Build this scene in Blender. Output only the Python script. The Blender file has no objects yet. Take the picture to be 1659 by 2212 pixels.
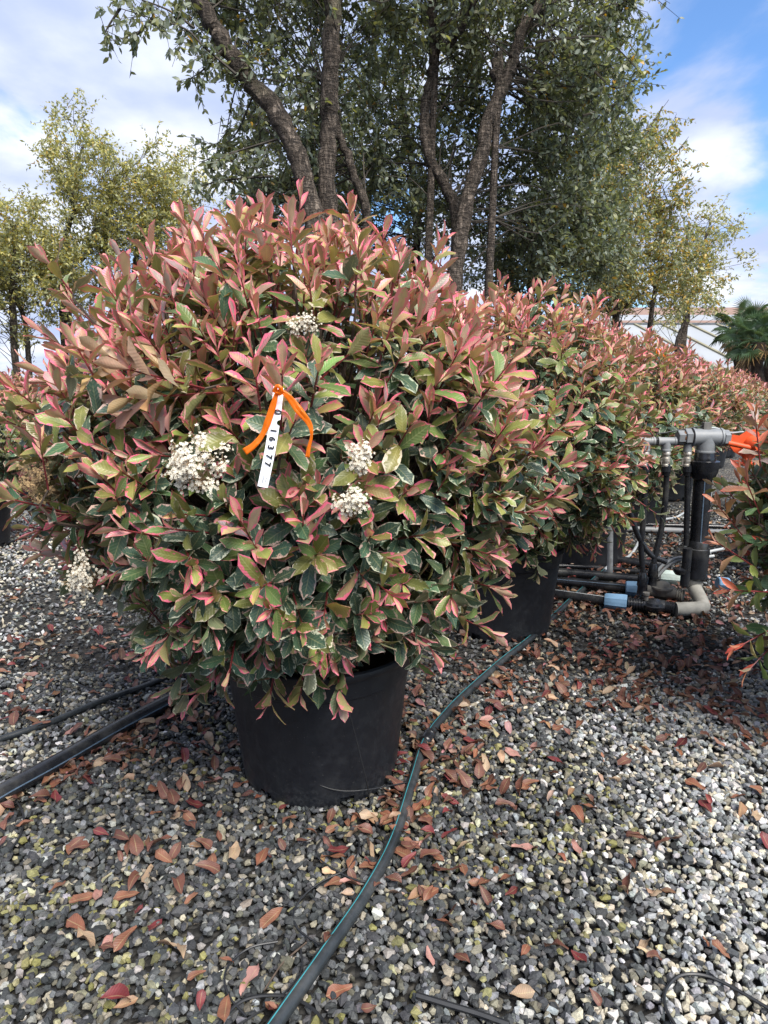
import bpy, math, random
import numpy as np
from mathutils import Vector, Matrix

# ------------------------------------------------------------------ camera, sky, sun, exposure
W0, H0, F0 = 1659.0, 2212.0, 1475.0          # measuring frame of the photograph
PITCH = math.radians(11.2)
CAM = np.array([0.0, 0.0, 1.5])
scene = bpy.context.scene
col = scene.collection
cam_d = bpy.data.cameras.new('camera')
cam_d.sensor_fit = 'VERTICAL'; cam_d.sensor_height = 36.0; cam_d.lens = 24.0
cam_d.clip_start = 0.05; cam_d.clip_end = 2000
cam = bpy.data.objects.new('camera', cam_d); col.objects.link(cam)
cam.location = CAM; cam.rotation_euler = (math.radians(90) - PITCH, 0, 0)
scene.camera = cam

SUN_EL, SUN_AZ = math.radians(52), math.radians(148)      # azimuth measured from +Y towards +X
world = bpy.data.worlds.new('World'); scene.world = world; world.use_nodes = True
nt = world.node_tree; N = nt.nodes; L = nt.links; N.clear()
def wn(t, **k):
    n = N.new(t)
    for a, b in k.items(): setattr(n, a, b)
    return n
def wmath(op, a, b=None, c=None, clamp=False):
    n = wn('ShaderNodeMath', operation=op, use_clamp=clamp)
    for i, v in enumerate((a, b, c)):
        if v is None: continue
        if isinstance(v, (int, float)): n.inputs[i].default_value = v
        else: L.new(v, n.inputs[i])
    return n.outputs[0]
sky = wn('ShaderNodeTexSky', sky_type='NISHITA', sun_disc=False)
sky.sun_elevation = SUN_EL; sky.sun_rotation = SUN_AZ; sky.altitude = 50
sky.air_density = 1.0; sky.dust_density = 0.6; sky.ozone_density = 2.0
tc = wn('ShaderNodeTexCoord'); sx = wn('ShaderNodeSeparateXYZ'); L.new(tc.outputs['Generated'], sx.inputs[0])
zz = wmath('ADD', wmath('MAXIMUM', sx.outputs[2], 0.0), 0.22)
cx = wmath('DIVIDE', sx.outputs[0], zz); cy = wmath('DIVIDE', sx.outputs[1], zz)
cc = wn('ShaderNodeCombineXYZ'); L.new(cx, cc.inputs[0]); L.new(cy, cc.inputs[1])
def wnoise(scale, detail, rough, off, stretch=(1, 1, 1), dist=0.0):
    mp = wn('ShaderNodeMapping'); L.new(cc.outputs[0], mp.inputs[0])
    mp.inputs['Location'].default_value = off; mp.inputs['Scale'].default_value = stretch
    n = wn('ShaderNodeTexNoise'); L.new(mp.outputs[0], n.inputs['Vector'])
    n.inputs['Scale'].default_value = scale; n.inputs['Detail'].default_value = detail
    n.inputs['Roughness'].default_value = rough; n.inputs['Distortion'].default_value = dist
    return n.outputs['Fac']
n1 = wnoise(1.9, 9, 0.52, (2.2, 11.7, 0), (1.0, 0.75, 1), 0.2)
n2 = wnoise(2.0, 7, 0.5, (8.1, 4.4, 2), (1.0, 1.0, 1))
cover = wmath('ADD', wmath('MULTIPLY', cx, -0.065), 0.112)           # cloud bank thickens towards the west side
mask0 = wmath('ADD', n1, cover)
mr = wn('ShaderNodeMapRange', interpolation_type='SMOOTHSTEP'); L.new(mask0, mr.inputs[0])
mr.inputs[1].default_value = 0.46; mr.inputs[2].default_value = 0.61
mr2 = wn('ShaderNodeMapRange', interpolation_type='SMOOTHSTEP')
L.new(wmath('ADD', n2, wmath('MULTIPLY', wmath('SUBTRACT', n1, 0.5), 0.5)), mr2.inputs[0])
mr2.inputs[1].default_value = 0.40; mr2.inputs[2].default_value = 0.78
ccol = wn('ShaderNodeMix', data_type='RGBA')
L.new(mr2.outputs[0], ccol.inputs[0])
ccol.inputs[6].default_value = (3.25, 3.85, 5.6, 1)                   # shaded cloud, before the 0.1 strength
ccol.inputs[7].default_value = (6.6, 6.8, 7.2, 1)                  # lit cloud
smix = wn('ShaderNodeMix', data_type='RGBA')
L.new(mr.outputs[0], smix.inputs[0]); tint = wn('ShaderNodeMix', data_type='RGBA', blend_type='MULTIPLY'); tint.inputs[0].default_value = 1.0; L.new(sky.outputs[0], tint.inputs[6]); tint.inputs[7].default_value = (0.84, 1.08, 1.34, 1); L.new(tint.outputs[2], smix.inputs[6]); L.new(ccol.outputs[2], smix.inputs[7])
bg = wn('ShaderNodeBackground'); bg.inputs['Strength'].default_value = 0.055
L.new(smix.outputs[2], bg.inputs[0])
wo = wn('ShaderNodeOutputWorld'); L.new(bg.outputs[0], wo.inputs[0])

sun_d = bpy.data.lights.new('sun', 'SUN'); sun_d.energy = 2.4; sun_d.angle = math.radians(35); sun_d.color = (1.0, 0.95, 0.87)
sun = bpy.data.objects.new('sun', sun_d); col.objects.link(sun); sun.location = (6, 8, 14)
sdir = Vector((math.sin(SUN_AZ) * math.cos(SUN_EL), math.cos(SUN_AZ) * math.cos(SUN_EL), math.sin(SUN_EL)))
sun.rotation_euler = sdir.to_track_quat('Z', 'Y').to_euler()
scene.view_settings.view_transform = 'Standard'; scene.view_settings.look = 'None'
scene.view_settings.exposure = 1.75; scene.view_settings.gamma = 1.0
scene.view_settings.use_curve_mapping = False
scene.render.engine = 'CYCLES'
scene.cycles.use_denoising = True
scene.cycles.max_bounces = 6; scene.cycles.diffuse_bounces = 3; scene.cycles.glossy_bounces = 2
scene.cycles.transmission_bounces = 3; scene.cycles.transparent_max_bounces = 4
scene.cycles.caustics_reflective = False; scene.cycles.caustics_refractive = False

# ------------------------------------------------------------------ helpers
rng = np.random.default_rng(7); random.seed(7)
CP, SP = math.cos(PITCH), math.sin(PITCH)
def ray(px, py):
    a = (px - W0 / 2) / F0; b = -(py - H0 / 2) / F0
    return np.array([a, CP + b * SP, -SP + b * CP])
def at(px, py, Y):                       # point on the vertical plane y = Y
    r = ray(px, py); return CAM + r * (Y / r[1])
def gr(px, py, z=0.0):                   # point on the horizontal plane at height z
    r = ray(px, py); return CAM + r * ((z - CAM[2]) / r[2])
def project(P):
    d = np.asarray(P) - CAM
    dep = d[..., 1] * CP - d[..., 2] * SP; up = d[..., 1] * SP + d[..., 2] * CP
    return d[..., 0] / dep * F0 + W0 / 2, H0 / 2 - up / dep * F0, dep
def s2l(*c):
    c = np.array(c, float) / 255
    return tuple(np.where(c <= 0.04045, c / 12.92, ((c + 0.055) / 1.055) ** 2.4))
def unit(v):
    v = np.asarray(v, float); return v / np.maximum(np.linalg.norm(v, axis=-1, keepdims=True), 1e-9)
def tag(o, label=None, cat=None, group=None, kind=None):
    if label: o['label'] = label
    if cat: o['category'] = cat
    if group: o['group'] = group
    if kind: o['kind'] = kind
    return o
def empty(name, loc):
    o = bpy.data.objects.new(name, None); col.objects.link(o); o.location = Vector(loc); o.empty_display_size = 0.1
    return o
def link(name, me, parent=None, loc=None):
    o = bpy.data.objects.new(name, me); col.objects.link(o)
    if parent is not None: o.parent = parent
    if loc is not None: o.location = Vector(loc)
    return o
def np_mesh(name, V, F, mat, smooth=True, colors=None, vecs=None):
    V = np.ascontiguousarray(V, np.float32); F = np.ascontiguousarray(F, np.int32)
    me = bpy.data.meshes.new(name)
    k = F.shape[1]; m = len(F)
    me.vertices.add(len(V)); me.vertices.foreach_set('co', V.ravel())
    me.loops.add(m * k); me.loops.foreach_set('vertex_index', F.ravel())
    me.polygons.add(m); me.polygons.foreach_set('loop_start', np.arange(0, m * k, k, dtype=np.int32))
    me.polygons.foreach_set('use_smooth', np.full(m, smooth, bool))
    for nm, d in (colors or {}).items():
        a = me.attributes.new(nm, 'FLOAT_COLOR', 'POINT'); a.data.foreach_set('color', np.ascontiguousarray(d, np.float32).ravel())
    for nm, d in (vecs or {}).items():
        a = me.attributes.new(nm, 'FLOAT_VECTOR', 'POINT'); a.data.foreach_set('vector', np.ascontiguousarray(d, np.float32).ravel())
    me.materials.append(mat); me.update(calc_edges=True)
    return me
def smooth_path(P, n=8):                 # Catmull-Rom
    P = np.asarray(P, float)
    if len(P) < 3: return np.array([P[0] + (P[-1] - P[0]) * t for t in np.linspace(0, 1, n + 1)])
    Q = np.vstack([2 * P[0] - P[1], P, 2 * P[-1] - P[-2]]); out = []
    for i in range(1, len(Q) - 2):
        for t in np.arange(n) / n:
            a, b, c, d = Q[i - 1:i + 3]
            out.append(0.5 * (2 * b + (c - a) * t + (2 * a - 5 * b + 4 * c - d) * t * t + (3 * b - a - 3 * c + d) * t ** 3))
    out.append(P[-1]); return np.array(out)
class MB:
    def __init__(s): s.v = []; s.f = []; s.n = 0
    def add(s, V, F):
        V = np.asarray(V, float); s.v.append(V); s.f += [tuple(int(i) + s.n for i in f) for f in F]; s.n += len(V)
    def tube(s, P, R, seg=8, caps=True, wob=0.0, rs=None):
        P = np.asarray(P, float); n = len(P); R = np.broadcast_to(np.asarray(R, float), (n,))
        T = unit(np.gradient(P, axis=0)); u = np.cross(T[0], [0.13, 0.31, 0.94])
        if np.linalg.norm(u) < 1e-3: u = np.cross(T[0], [1, 0, 0])
        V = []; ang = np.arange(seg) * 2 * math.pi / seg
        for i in range(n):
            u = unit(u - T[i] * np.dot(u, T[i])); w = np.cross(T[i], u)
            r = R[i] * (1 + (wob * (rs or rng).standard_normal(seg) if wob else 0))
            V.append(P[i] + (np.cos(ang) * r)[:, None] * u + (np.sin(ang) * r)[:, None] * w)
        F = [(i * seg + j, i * seg + (j + 1) % seg, (i + 1) * seg + (j + 1) % seg, (i + 1) * seg + j) for i in range(n - 1) for j in range(seg)]
        if caps: F += [tuple(range(seg))[::-1], tuple(range((n - 1) * seg, n * seg))]
        s.add(np.vstack(V), F); return s
    def lathe(s, prof, o, axis=(0, 0, 1), seg=24, caps=True, mod=None, skip=None):
        o = np.asarray(o, float); a = unit(axis); u = unit(np.cross(a, [0.2, 0.97, 0.1] if abs(a[1]) < 0.9 else [1, 0, 0])); w = np.cross(a, u)
        ang = np.arange(seg) * 2 * math.pi / seg; V = []
        for i, (h, r) in enumerate(prof):
            rr = r * (mod(ang, i) if mod else np.ones(seg))
            V.append(o + a * h + (np.cos(ang) * rr)[:, None] * u + (np.sin(ang) * rr)[:, None] * w)
        F = [(i * seg + j, i * seg + (j + 1) % seg, (i + 1) * seg + (j + 1) % seg, (i + 1) * seg + j)
             for i in range(len(prof) - 1) for j in range(seg) if not (skip and skip(i, j))]
        if caps: F += [tuple(range(seg))[::-1], tuple(range((len(prof) - 1) * seg, len(prof) * seg))]
        s.add(np.vstack(V), F); return s
    def box(s, c, h, R=None):
        c = np.asarray(c, float); V = np.array([[x, y, z] for x in (-1, 1) for y in (-1, 1) for z in (-1, 1)], float) * np.asarray(h, float)
        if R is not None: V = V @ np.asarray(R).T
        s.add(V + c, [(0, 1, 3, 2), (4, 6, 7, 5), (0, 4, 5, 1), (2, 3, 7, 6), (0, 2, 6, 4), (1, 5, 7, 3)]); return s
    def build(s, name, mat, parent=None, smooth=True, origin=None, loc=None):
        V = np.vstack(s.v)
        if origin is not None: V = V - np.asarray(origin)
        me = bpy.data.meshes.new(name); me.from_pydata(V.tolist(), [], s.f)
        me.polygons.foreach_set('use_smooth', np.full(len(s.f), smooth, bool))
        me.materials.append(mat); me.update()
        if smooth: me.set_sharp_from_angle(angle=math.radians(38))
        return link(name, me, parent, loc)

# ------------------------------------------------------------------ materials
class MN:
    def __init__(s, name):
        s.m = bpy.data.materials.new(name); s.m.use_nodes = True; s.t = s.m.node_tree; s.t.nodes.clear()
        s.out = s.t.nodes.new('ShaderNodeOutputMaterial')
    def n(s, t, ins=None, **k):
        n = s.t.nodes.new(t)
        for a, b in k.items(): setattr(n, a, b)
        for a, b in (ins or {}).items(): s.put(n.inputs[a], b)
        return n
    def put(s, sock, v):
        if isinstance(v, bpy.types.NodeSocket): s.t.links.new(v, sock)
        elif isinstance(v, (tuple, list)) and sock.type == 'RGBA' and len(v) == 3: sock.default_value = (*v, 1)
        else: sock.default_value = v
    def math(s, op, a, b=0.0, clamp=False): return s.n('ShaderNodeMath', {0: a, 1: b}, operation=op, use_clamp=clamp).outputs[0]
    def mix(s, f, a, b, mode='MIX'): return s.n('ShaderNodeMix', {0: f, 6: a, 7: b}, data_type='RGBA', blend_type=mode).outputs[2]
    def step(s, v, a, b, lo=0.0, hi=1.0): return s.n('ShaderNodeMapRange', {0: v, 1: a, 2: b, 3: lo, 4: hi}, interpolation_type='SMOOTHSTEP').outputs[0]
    def noise(s, vec, scale, detail=4, rough=0.55, out='Fac'):
        ins = {'Scale': scale, 'Detail': detail, 'Roughness': rough}
        if vec is not None: ins['Vector'] = vec
        return s.n('ShaderNodeTexNoise', ins).outputs[out]
    def obj(s): return s.n('ShaderNodeTexCoord').outputs['Object']
    def pos(s): return s.n('ShaderNodeNewGeometry').outputs['Position']
    def bump(s, h, strength, dist): return s.n('ShaderNodeBump', {'Height': h, 'Strength': strength, 'Distance': dist}).outputs[0]
    def pbr(s, colr, rough=0.5, metal=0.0, normal=None, spec=0.5, **k):
        ins = {'Base Color': colr, 'Roughness': rough, 'Metallic': metal, 'Specular IOR Level': spec}
        if normal is not None: ins['Normal'] = normal
        ins.update(k); return s.n('ShaderNodeBsdfPrincipled', ins).outputs[0]
    def done(s, sh): s.t.links.new(sh, s.out.inputs[0]); return s.m
def leaf_material(name, rough=0.36, trans=0.25, veins=True, vein=0.13, under=(0.30, 0.27, 0.17), undermix=0.35):
    m = MN(name)
    c = m.n('ShaderNodeAttribute', attribute_name='col'); e = m.n('ShaderNodeAttribute', attribute_name='edge')
    lv = m.n('ShaderNodeAttribute', attribute_name='luv'); x = m.n('ShaderNodeSeparateXYZ', {0: lv.outputs['Vector']})
    u, v, r = x.outputs; au = m.math('ABSOLUTE', u)
    vec = m.n('ShaderNodeCombineXYZ', {0: m.math('MULTIPLY', u, 1.1), 1: m.math('MULTIPLY', v, 3.2), 2: m.math('MULTIPLY', r, 60.0)}).outputs[0]
    nz = m.noise(vec, 1.9, 5, 0.62)
    mm = m.math('ADD', m.math('ADD', au, m.math('MULTIPLY', m.math('SUBTRACT', nz, 0.5), 2.5)), m.math('MULTIPLY', m.math('POWER', v, 4.0), 0.30))
    th = m.math('SUBTRACT', 1.16, e.outputs['Alpha'])
    marg = m.step(m.math('SUBTRACT', mm, th), -0.05, 0.07)
    big = m.noise(vec, 0.8, 2, 0.5)
    base = m.mix(m.step(big, 0.3, 0.7), c.outputs['Color'], m.mix(1.0, c.outputs['Color'], (0.72, 0.78, 0.80), 'MULTIPLY'))
    base = m.mix(marg, base, e.outputs['Color'])
    rib = m.step(au, 0.03, 0.10, 0.38, 0.0)
    base = m.mix(rib, base, m.mix(0.5, base, (0.55, 0.52, 0.25)))
    w = m.math('SINE', m.math('MULTIPLY', m.math('SUBTRACT', v, m.math('MULTIPLY', au, 0.16)), 70.0))
    base = m.mix(m.step(w, 0.2, 1.0, 0.0, vein), base, m.mix(0.6, base, (0.5, 0.45, 0.25)))
    bf = m.n('ShaderNodeNewGeometry').outputs['Backfacing']
    base = m.mix(m.math('MULTIPLY', bf, undermix), base, under)
    nrm = m.bump(m.math('ADD', m.math('MULTIPLY', w, 0.35), m.math('MULTIPLY', nz, 1.2)), 0.25, 0.002) if veins else None
    p = m.pbr(base, m.step(nz, 0.2, 0.8, rough - 0.06, rough + 0.12), 0, nrm, 0.45)
    t = m.n('ShaderNodeBsdfTranslucent', {'Color': m.mix(1.0, base, (1.25, 1.1, 0.7), 'MULTIPLY')}).outputs[0]
    return m.done(m.n('ShaderNodeMixShader', {0: trans, 1: p, 2: t}).outputs[0])
M_LEAF = leaf_material('photinia_leaf')
M_DRY = leaf_material('dry_leaf', 0.55, 0.08, vein=0.03, under=(0.36, 0.2, 0.13), undermix=0.4)
def tree_leaf_material():
    m = MN('oak_leaf'); c = m.n('ShaderNodeAttribute', attribute_name='col').outputs['Color']
    bf = m.n('ShaderNodeNewGeometry').outputs['Backfacing']
    b = m.mix(m.math('MULTIPLY', bf, 0.55), c, (0.20, 0.22, 0.17))
    p = m.pbr(b, 0.42, 0, None, 0.5); t = m.n('ShaderNodeBsdfTranslucent', {'Color': m.mix(1.0, c, (1.5, 1.45, 0.7), 'MULTIPLY')}).outputs[0]
    return m.done(m.n('ShaderNodeMixShader', {0: 0.36, 1: p, 2: t}).outputs[0])
M_OAK = tree_leaf_material()
def bark_material():
    m = MN('cork_bark'); o = m.obj()
    a = m.noise(m.n('ShaderNodeMapping', {'Vector': o, 'Scale': (26, 26, 8)}).outputs[0], 1.0, 7, 0.65)
    b = m.noise(m.n('ShaderNodeMapping', {'Vector': o, 'Scale': (7, 7, 30)}).outputs[0], 1.0, 6, 0.62)
    ra_ = m.math('ABSOLUTE', m.math('SUBTRACT', a, 0.5)); rb_ = m.math('ABSOLUTE', m.math('SUBTRACT', b, 0.5))
    h = m.math('ADD', m.step(ra_, 0.0, 0.10), m.math('MULTIPLY', m.step(rb_, 0.0, 0.09), 0.7))
    n1 = m.noise(o, 30, 8, 0.7); n2 = m.noise(o, 2.0, 4, 0.6)
    c = m.mix(m.math('MULTIPLY', h, 0.58), (0.045, 0.037, 0.031), m.mix(n1, (0.13, 0.105, 0.085), (0.31, 0.25, 0.20)))
    c = m.mix(m.step(n2, 0.55, 0.75, 0, 0.45), c, (0.15, 0.155, 0.08))
    return m.done(m.pbr(c, 0.9, 0, m.bump(m.math('ADD', h, n1), 1.0, 0.025), 0.2))
M_BARK = bark_material()
def simple(name, c, rough=0.5, metal=0.0, var=0.15, scale=20.0, spec=0.5, bump=0.0, dirt=None, dirt_amt=0.4):
    m = MN(name); o = m.obj(); n = m.noise(o, scale, 6, 0.6)
    cc_ = m.mix(m.step(n, 0.25, 0.75), tuple(x * (1 - var) for x in c), tuple(min(1, x * (1 + var)) for x in c))
    if dirt: cc_ = m.mix(m.step(m.noise(o, scale * 0.35, 8, 0.68), 0.48, 0.72, 0, dirt_amt), cc_, dirt)
    nr = m.bump(n, bump, 0.004) if bump else None
    return m.done(m.pbr(cc_, m.step(n, 0.2, 0.8, max(0.05, rough - 0.1), rough + 0.1), metal, nr, spec))
def pot_material():
    m = MN('black_pot_plastic'); o = m.obj()
    st = m.n('ShaderNodeMapping', {'Vector': o, 'Scale': (14, 14, 1.6)}).outputs[0]
    streak = m.step(m.noise(st, 2.0, 7, 0.7), 0.52, 0.8, 0, 0.25)
    dust = m.step(m.noise(o, 9, 8, 0.7), 0.45, 0.8, 0, 0.30)
    z = m.n('ShaderNodeSeparateXYZ', {0: o}).outputs[2]
    splash = m.math('MULTIPLY', m.step(z, 0.0, 0.14, 1.0, 0.0), m.step(m.noise(o, 60, 5, 0.7), 0.42, 0.7, 0, 0.5))
    c = m.mix(m.math('MAXIMUM', m.math('MAXIMUM', streak, dust), splash), (0.007, 0.008, 0.011), (0.055, 0.058, 0.06))
    spk = m.step(m.n('ShaderNodeTexVoronoi', {'Vector': o, 'Scale': 55.0}).outputs[0], 0.05, 0.09, 0.5, 0.0)
    c = m.mix(spk, c, (0.16, 0.155, 0.14))
    return m.done(m.pbr(c, m.step(m.noise(o, 30, 5), 0.2, 0.8, 0.36, 0.58), 0, m.bump(m.noise(o, 45, 5), 0.12, 0.004), 0.45))
M_POT = pot_material()
M_SOIL = simple('potting_soil', (0.03, 0.021, 0.015), 0.95, 0, 0.5, 60, 0.2, 1.0)
M_STEM = simple('red_stem', (0.13, 0.018, 0.02), 0.45, 0, 0.4, 40)
M_WOOD = simple('shrub_wood', (0.075, 0.055, 0.042), 0.8, 0, 0.4, 30, 0.3, 0.6)
M_TWIG = simple('oak_twig', (0.055, 0.047, 0.038), 0.85, 0, 0.4, 20, 0.25)
M_PIPE = simple('black_polyethylene', (0.011, 0.012, 0.015), 0.28, 0, 0.3, 14, 0.5, 0.0, (0.09, 0.088, 0.08), 0.4)
M_HOSE = simple('hose_polyethylene', (0.022, 0.026, 0.029), 0.38, 0, 0.3, 18, 0.5, 0.0, (0.10, 0.10, 0.095), 0.35)
M_DRIP = simple('drip_tube', (0.013, 0.014, 0.016), 0.5, 0, 0.2, 30)
M_CYAN = simple('cyan_stripe', (0.035, 0.20, 0.23), 0.4, 0, 0.2, 20)
M_BLUES = simple('blue_stripe', (0.07, 0.105, 0.15), 0.4, 0, 0.2, 20)
M_BLUE = simple('blue_nut_plastic', (0.13, 0.235, 0.36), 0.45, 0, 0.2, 12, 0.4, 0.0, (0.25, 0.27, 0.28), 0.45)
M_PALE = simple('pale_green_nut_plastic', (0.38, 0.46, 0.43), 0.5, 0, 0.15, 12, 0.4, 0.0, (0.22, 0.21, 0.18), 0.5)
M_GREY = simple('grey_pvc', (0.17, 0.18, 0.19), 0.5, 0, 0.2, 10, 0.4, 0.15, (0.30, 0.29, 0.27), 0.5)
M_GREY2 = simple('dusty_grey_pvc', (0.26, 0.25, 0.22), 0.7, 0, 0.25, 12, 0.3, 0.2, (0.14, 0.12, 0.09), 0.6)
M_VALVE = simple('grey_valve_body', (0.12, 0.115, 0.105), 0.6, 0, 0.3, 15, 0.4, 0.2, (0.25, 0.22, 0.18), 0.5)
M_BRASS = simple('nickel_valve', (0.52, 0.48, 0.42), 0.42, 0.75, 0.2, 25, 0.5, 0.1, (0.2, 0.17, 0.13), 0.5)
M_STEEL = simple('galvanised_steel', (0.36, 0.37, 0.37), 0.5, 0.6, 0.25, 18, 0.5, 0.1)
M_CABLE = simple('grey_cable', (0.34, 0.36, 0.37), 0.5, 0, 0.2, 15)
M_RUST = simple('rusty_thread', (0.10, 0.045, 0.02), 0.85, 0, 0.4, 40)
M_ORANGE = simple('orange_paint', (0.62, 0.085, 0.022), 0.45, 0, 0.2, 8, 0.4, 0.1, (0.32, 0.07, 0.03), 0.5)
def ribbon_material():
    m = MN('orange_ribbon'); c = (0.86, 0.24, 0.012)
    p = m.pbr(c, 0.3, 0, m.bump(m.noise(m.obj(), 120, 3), 0.3, 0.003), 0.5); t = m.n('ShaderNodeBsdfTranslucent', {'Color': (0.95, 0.30, 0.02, 1)}).outputs[0]
    q = m.n('ShaderNodeMixShader', {0: 0.4, 1: p, 2: t}).outputs[0]
    tr = m.n('ShaderNodeBsdfTransparent', {'Color': (1, 0.55, 0.15, 1)}).outputs[0]
    return m.done(m.n('ShaderNodeMixShader', {0: 0.22, 1: q, 2: tr}).outputs[0])
M_RIBBON = ribbon_material()
M_TAG = simple('white_tag_plastic', (0.82, 0.83, 0.86), 0.35, 0, 0.03, 10)
M_INK = simple('black_ink', (0.012, 0.012, 0.014), 0.5)
M_PETAL = simple('cream_petal', (0.60, 0.55, 0.44), 0.6, 0, 0.10, 60)
M_FADED = simple('faded_flower', (0.30, 0.20, 0.095), 0.8, 0, 0.35, 60)
M_STALK = simple('flower_stalk', (0.30, 0.21, 0.12), 0.7, 0, 0.3, 50)

# ------------------------------------------------------------------ ground and gravel
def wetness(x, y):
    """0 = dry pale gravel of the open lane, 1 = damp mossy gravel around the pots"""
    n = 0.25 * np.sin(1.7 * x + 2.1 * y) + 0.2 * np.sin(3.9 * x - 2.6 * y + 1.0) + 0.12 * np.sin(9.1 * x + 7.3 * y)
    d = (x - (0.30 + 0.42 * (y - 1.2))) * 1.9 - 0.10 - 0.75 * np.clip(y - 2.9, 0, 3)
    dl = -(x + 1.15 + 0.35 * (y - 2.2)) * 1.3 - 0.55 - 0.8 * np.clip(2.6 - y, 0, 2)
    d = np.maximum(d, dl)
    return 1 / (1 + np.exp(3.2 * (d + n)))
def stone_colors(x, y, rs):
    n = len(x); w = wetness(x, y)
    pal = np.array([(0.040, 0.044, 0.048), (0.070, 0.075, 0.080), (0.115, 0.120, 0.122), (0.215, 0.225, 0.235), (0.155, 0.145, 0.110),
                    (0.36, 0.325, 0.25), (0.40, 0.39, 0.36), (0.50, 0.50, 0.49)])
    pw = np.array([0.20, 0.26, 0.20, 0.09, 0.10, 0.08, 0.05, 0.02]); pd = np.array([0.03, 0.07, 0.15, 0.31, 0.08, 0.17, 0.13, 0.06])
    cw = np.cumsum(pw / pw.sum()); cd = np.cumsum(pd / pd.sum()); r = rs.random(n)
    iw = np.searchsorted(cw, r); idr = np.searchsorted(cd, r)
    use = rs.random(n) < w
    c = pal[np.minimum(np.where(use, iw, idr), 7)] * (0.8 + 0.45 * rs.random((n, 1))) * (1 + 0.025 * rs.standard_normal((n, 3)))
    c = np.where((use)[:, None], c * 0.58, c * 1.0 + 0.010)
    mossy = (rs.random(n) < 0.33 * np.clip(w - 0.2, 0, 1) * np.clip(1.0 - (y - 2.0) * 0.9, 0, 1) * (0.55 + 0.45 * np.sin(2.3 * x + 3.1 * y)))
    c = np.where(mossy[:, None], c * 0.7 + np.array([0.105, 0.098, 0.022]) * (0.6 + 0.8 * rs.random((n, 1))), c)
    return np.clip(c, 0.01, 0.8)
def stone_material():
    m = MN('gravel_stone'); a = m.n('ShaderNodeAttribute', attribute_name='col').outputs['Color']; p = m.pos()
    n1 = m.noise(p, 160, 6, 0.65); n2 = m.noise(p, 420, 3, 0.6)
    c = m.mix(1.0, a, m.mix(m.step(n1, 0.3, 0.7), (0.72, 0.73, 0.75), (1.25, 1.23, 1.18)), 'MULTIPLY')
    return m.done(m.pbr(c, 0.72, 0, m.bump(m.math('ADD', n1, m.math('MULTIPLY', n2, 0.5)), 0.5, 0.004), 0.35))
M_STONE = stone_material()
def ground_material():
    m = MN('gravel_ground'); p = m.pos()
    v = m.n('ShaderNodeTexVoronoi', {'Vector': p, 'Scale': 42.0}); r = m.n('ShaderNodeSeparateColor', {0: v.outputs['Color']}).outputs[0]
    ramp = m.n('ShaderNodeValToRGB', {0: r}); e = ramp.color_ramp.elements
    e[0].position = 0; e[0].color = (0.045, 0.047, 0.05, 1); e[1].position = 1; e[1].color = (0.42, 0.40, 0.36, 1)
    for q, cc_ in ((0.35, (0.10, 0.105, 0.11)), (0.62, (0.17, 0.17, 0.165)), (0.80, (0.30, 0.27, 0.21))):
        k = e.new(q); k.color = (*cc_, 1)
    far = m.noise(p, 0.7, 5, 0.6)
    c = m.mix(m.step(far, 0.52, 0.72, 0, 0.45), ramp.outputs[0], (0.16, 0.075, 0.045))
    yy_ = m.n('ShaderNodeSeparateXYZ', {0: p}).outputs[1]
    c = m.mix(m.step(yy_, 7.0, 10.0, 0.85, 0.0), c, (0.022, 0.020, 0.017))     # near ground mixed to dark brown, showing in gaps between loose stones
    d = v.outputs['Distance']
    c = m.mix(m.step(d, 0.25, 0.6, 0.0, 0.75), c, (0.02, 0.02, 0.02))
    return m.done(m.pbr(c, 0.85, 0, m.bump(m.math('SUBTRACT', 1.0, d), 1.0, 0.02), 0.25))
M_GROUND = ground_material()
me = bpy.data.meshes.new('ground')
g = [-600, -40, -12, 0, 12, 40, 600]
gv = [(x, y + 8, -0.020) for y in g for x in g]
me.from_pydata(gv, [], [(j * 7 + i, j * 7 + i + 1, (j + 1) * 7 + i + 1, (j + 1) * 7 + i) for j in range(6) for i in range(6)])
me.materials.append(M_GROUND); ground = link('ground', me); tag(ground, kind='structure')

ICO_V = []
ph = (1 + 5 ** 0.5) / 2
for a in (-1, 1):
    for b in (-ph, ph): ICO_V += [(0, a, b), (a, b, 0), (b, 0, a)]
ICO_V = unit(np.array(ICO_V))
def hull_faces(V):
    F = []
    for i in range(12):
        for j in range(i + 1, 12):
            for k in range(j + 1, 12):
                d = [np.linalg.norm(V[a] - V[b]) for a, b in ((i, j), (j, k), (i, k))]
                if max(d) < 1.1:
                    nrm = np.cross(V[j] - V[i], V[k] - V[i]); F.append((i, j, k) if np.dot(nrm, V[i]) > 0 else (i, k, j))
    return np.array(F)
ICO_F = hull_faces(ICO_V)
OCT_V = np.array([(1, 0, 0), (-1, 0, 0), (0, 1, 0), (0, -1, 0), (0, 0, 1), (0, 0, -1)], float)
OCT_F = np.array([(0, 2, 4), (2, 1, 4), (1, 3, 4), (3, 0, 4), (2, 0, 5), (1, 2, 5), (3, 1, 5), (0, 3, 5)])
def rand_rot(n, rs):
    q = unit(rs.standard_normal((n, 4))); w, x, y, z = q.T
    return np.stack([np.stack([1 - 2 * (y * y + z * z), 2 * (x * y - z * w), 2 * (x * z + y * w)], -1),
                     np.stack([2 * (x * y + z * w), 1 - 2 * (x * x + z * z), 2 * (y * z - x * w)], -1),
                     np.stack([2 * (x * z - y * w), 2 * (y * z + x * w), 1 - 2 * (x * x + y * y)], -1)], 1)
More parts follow.
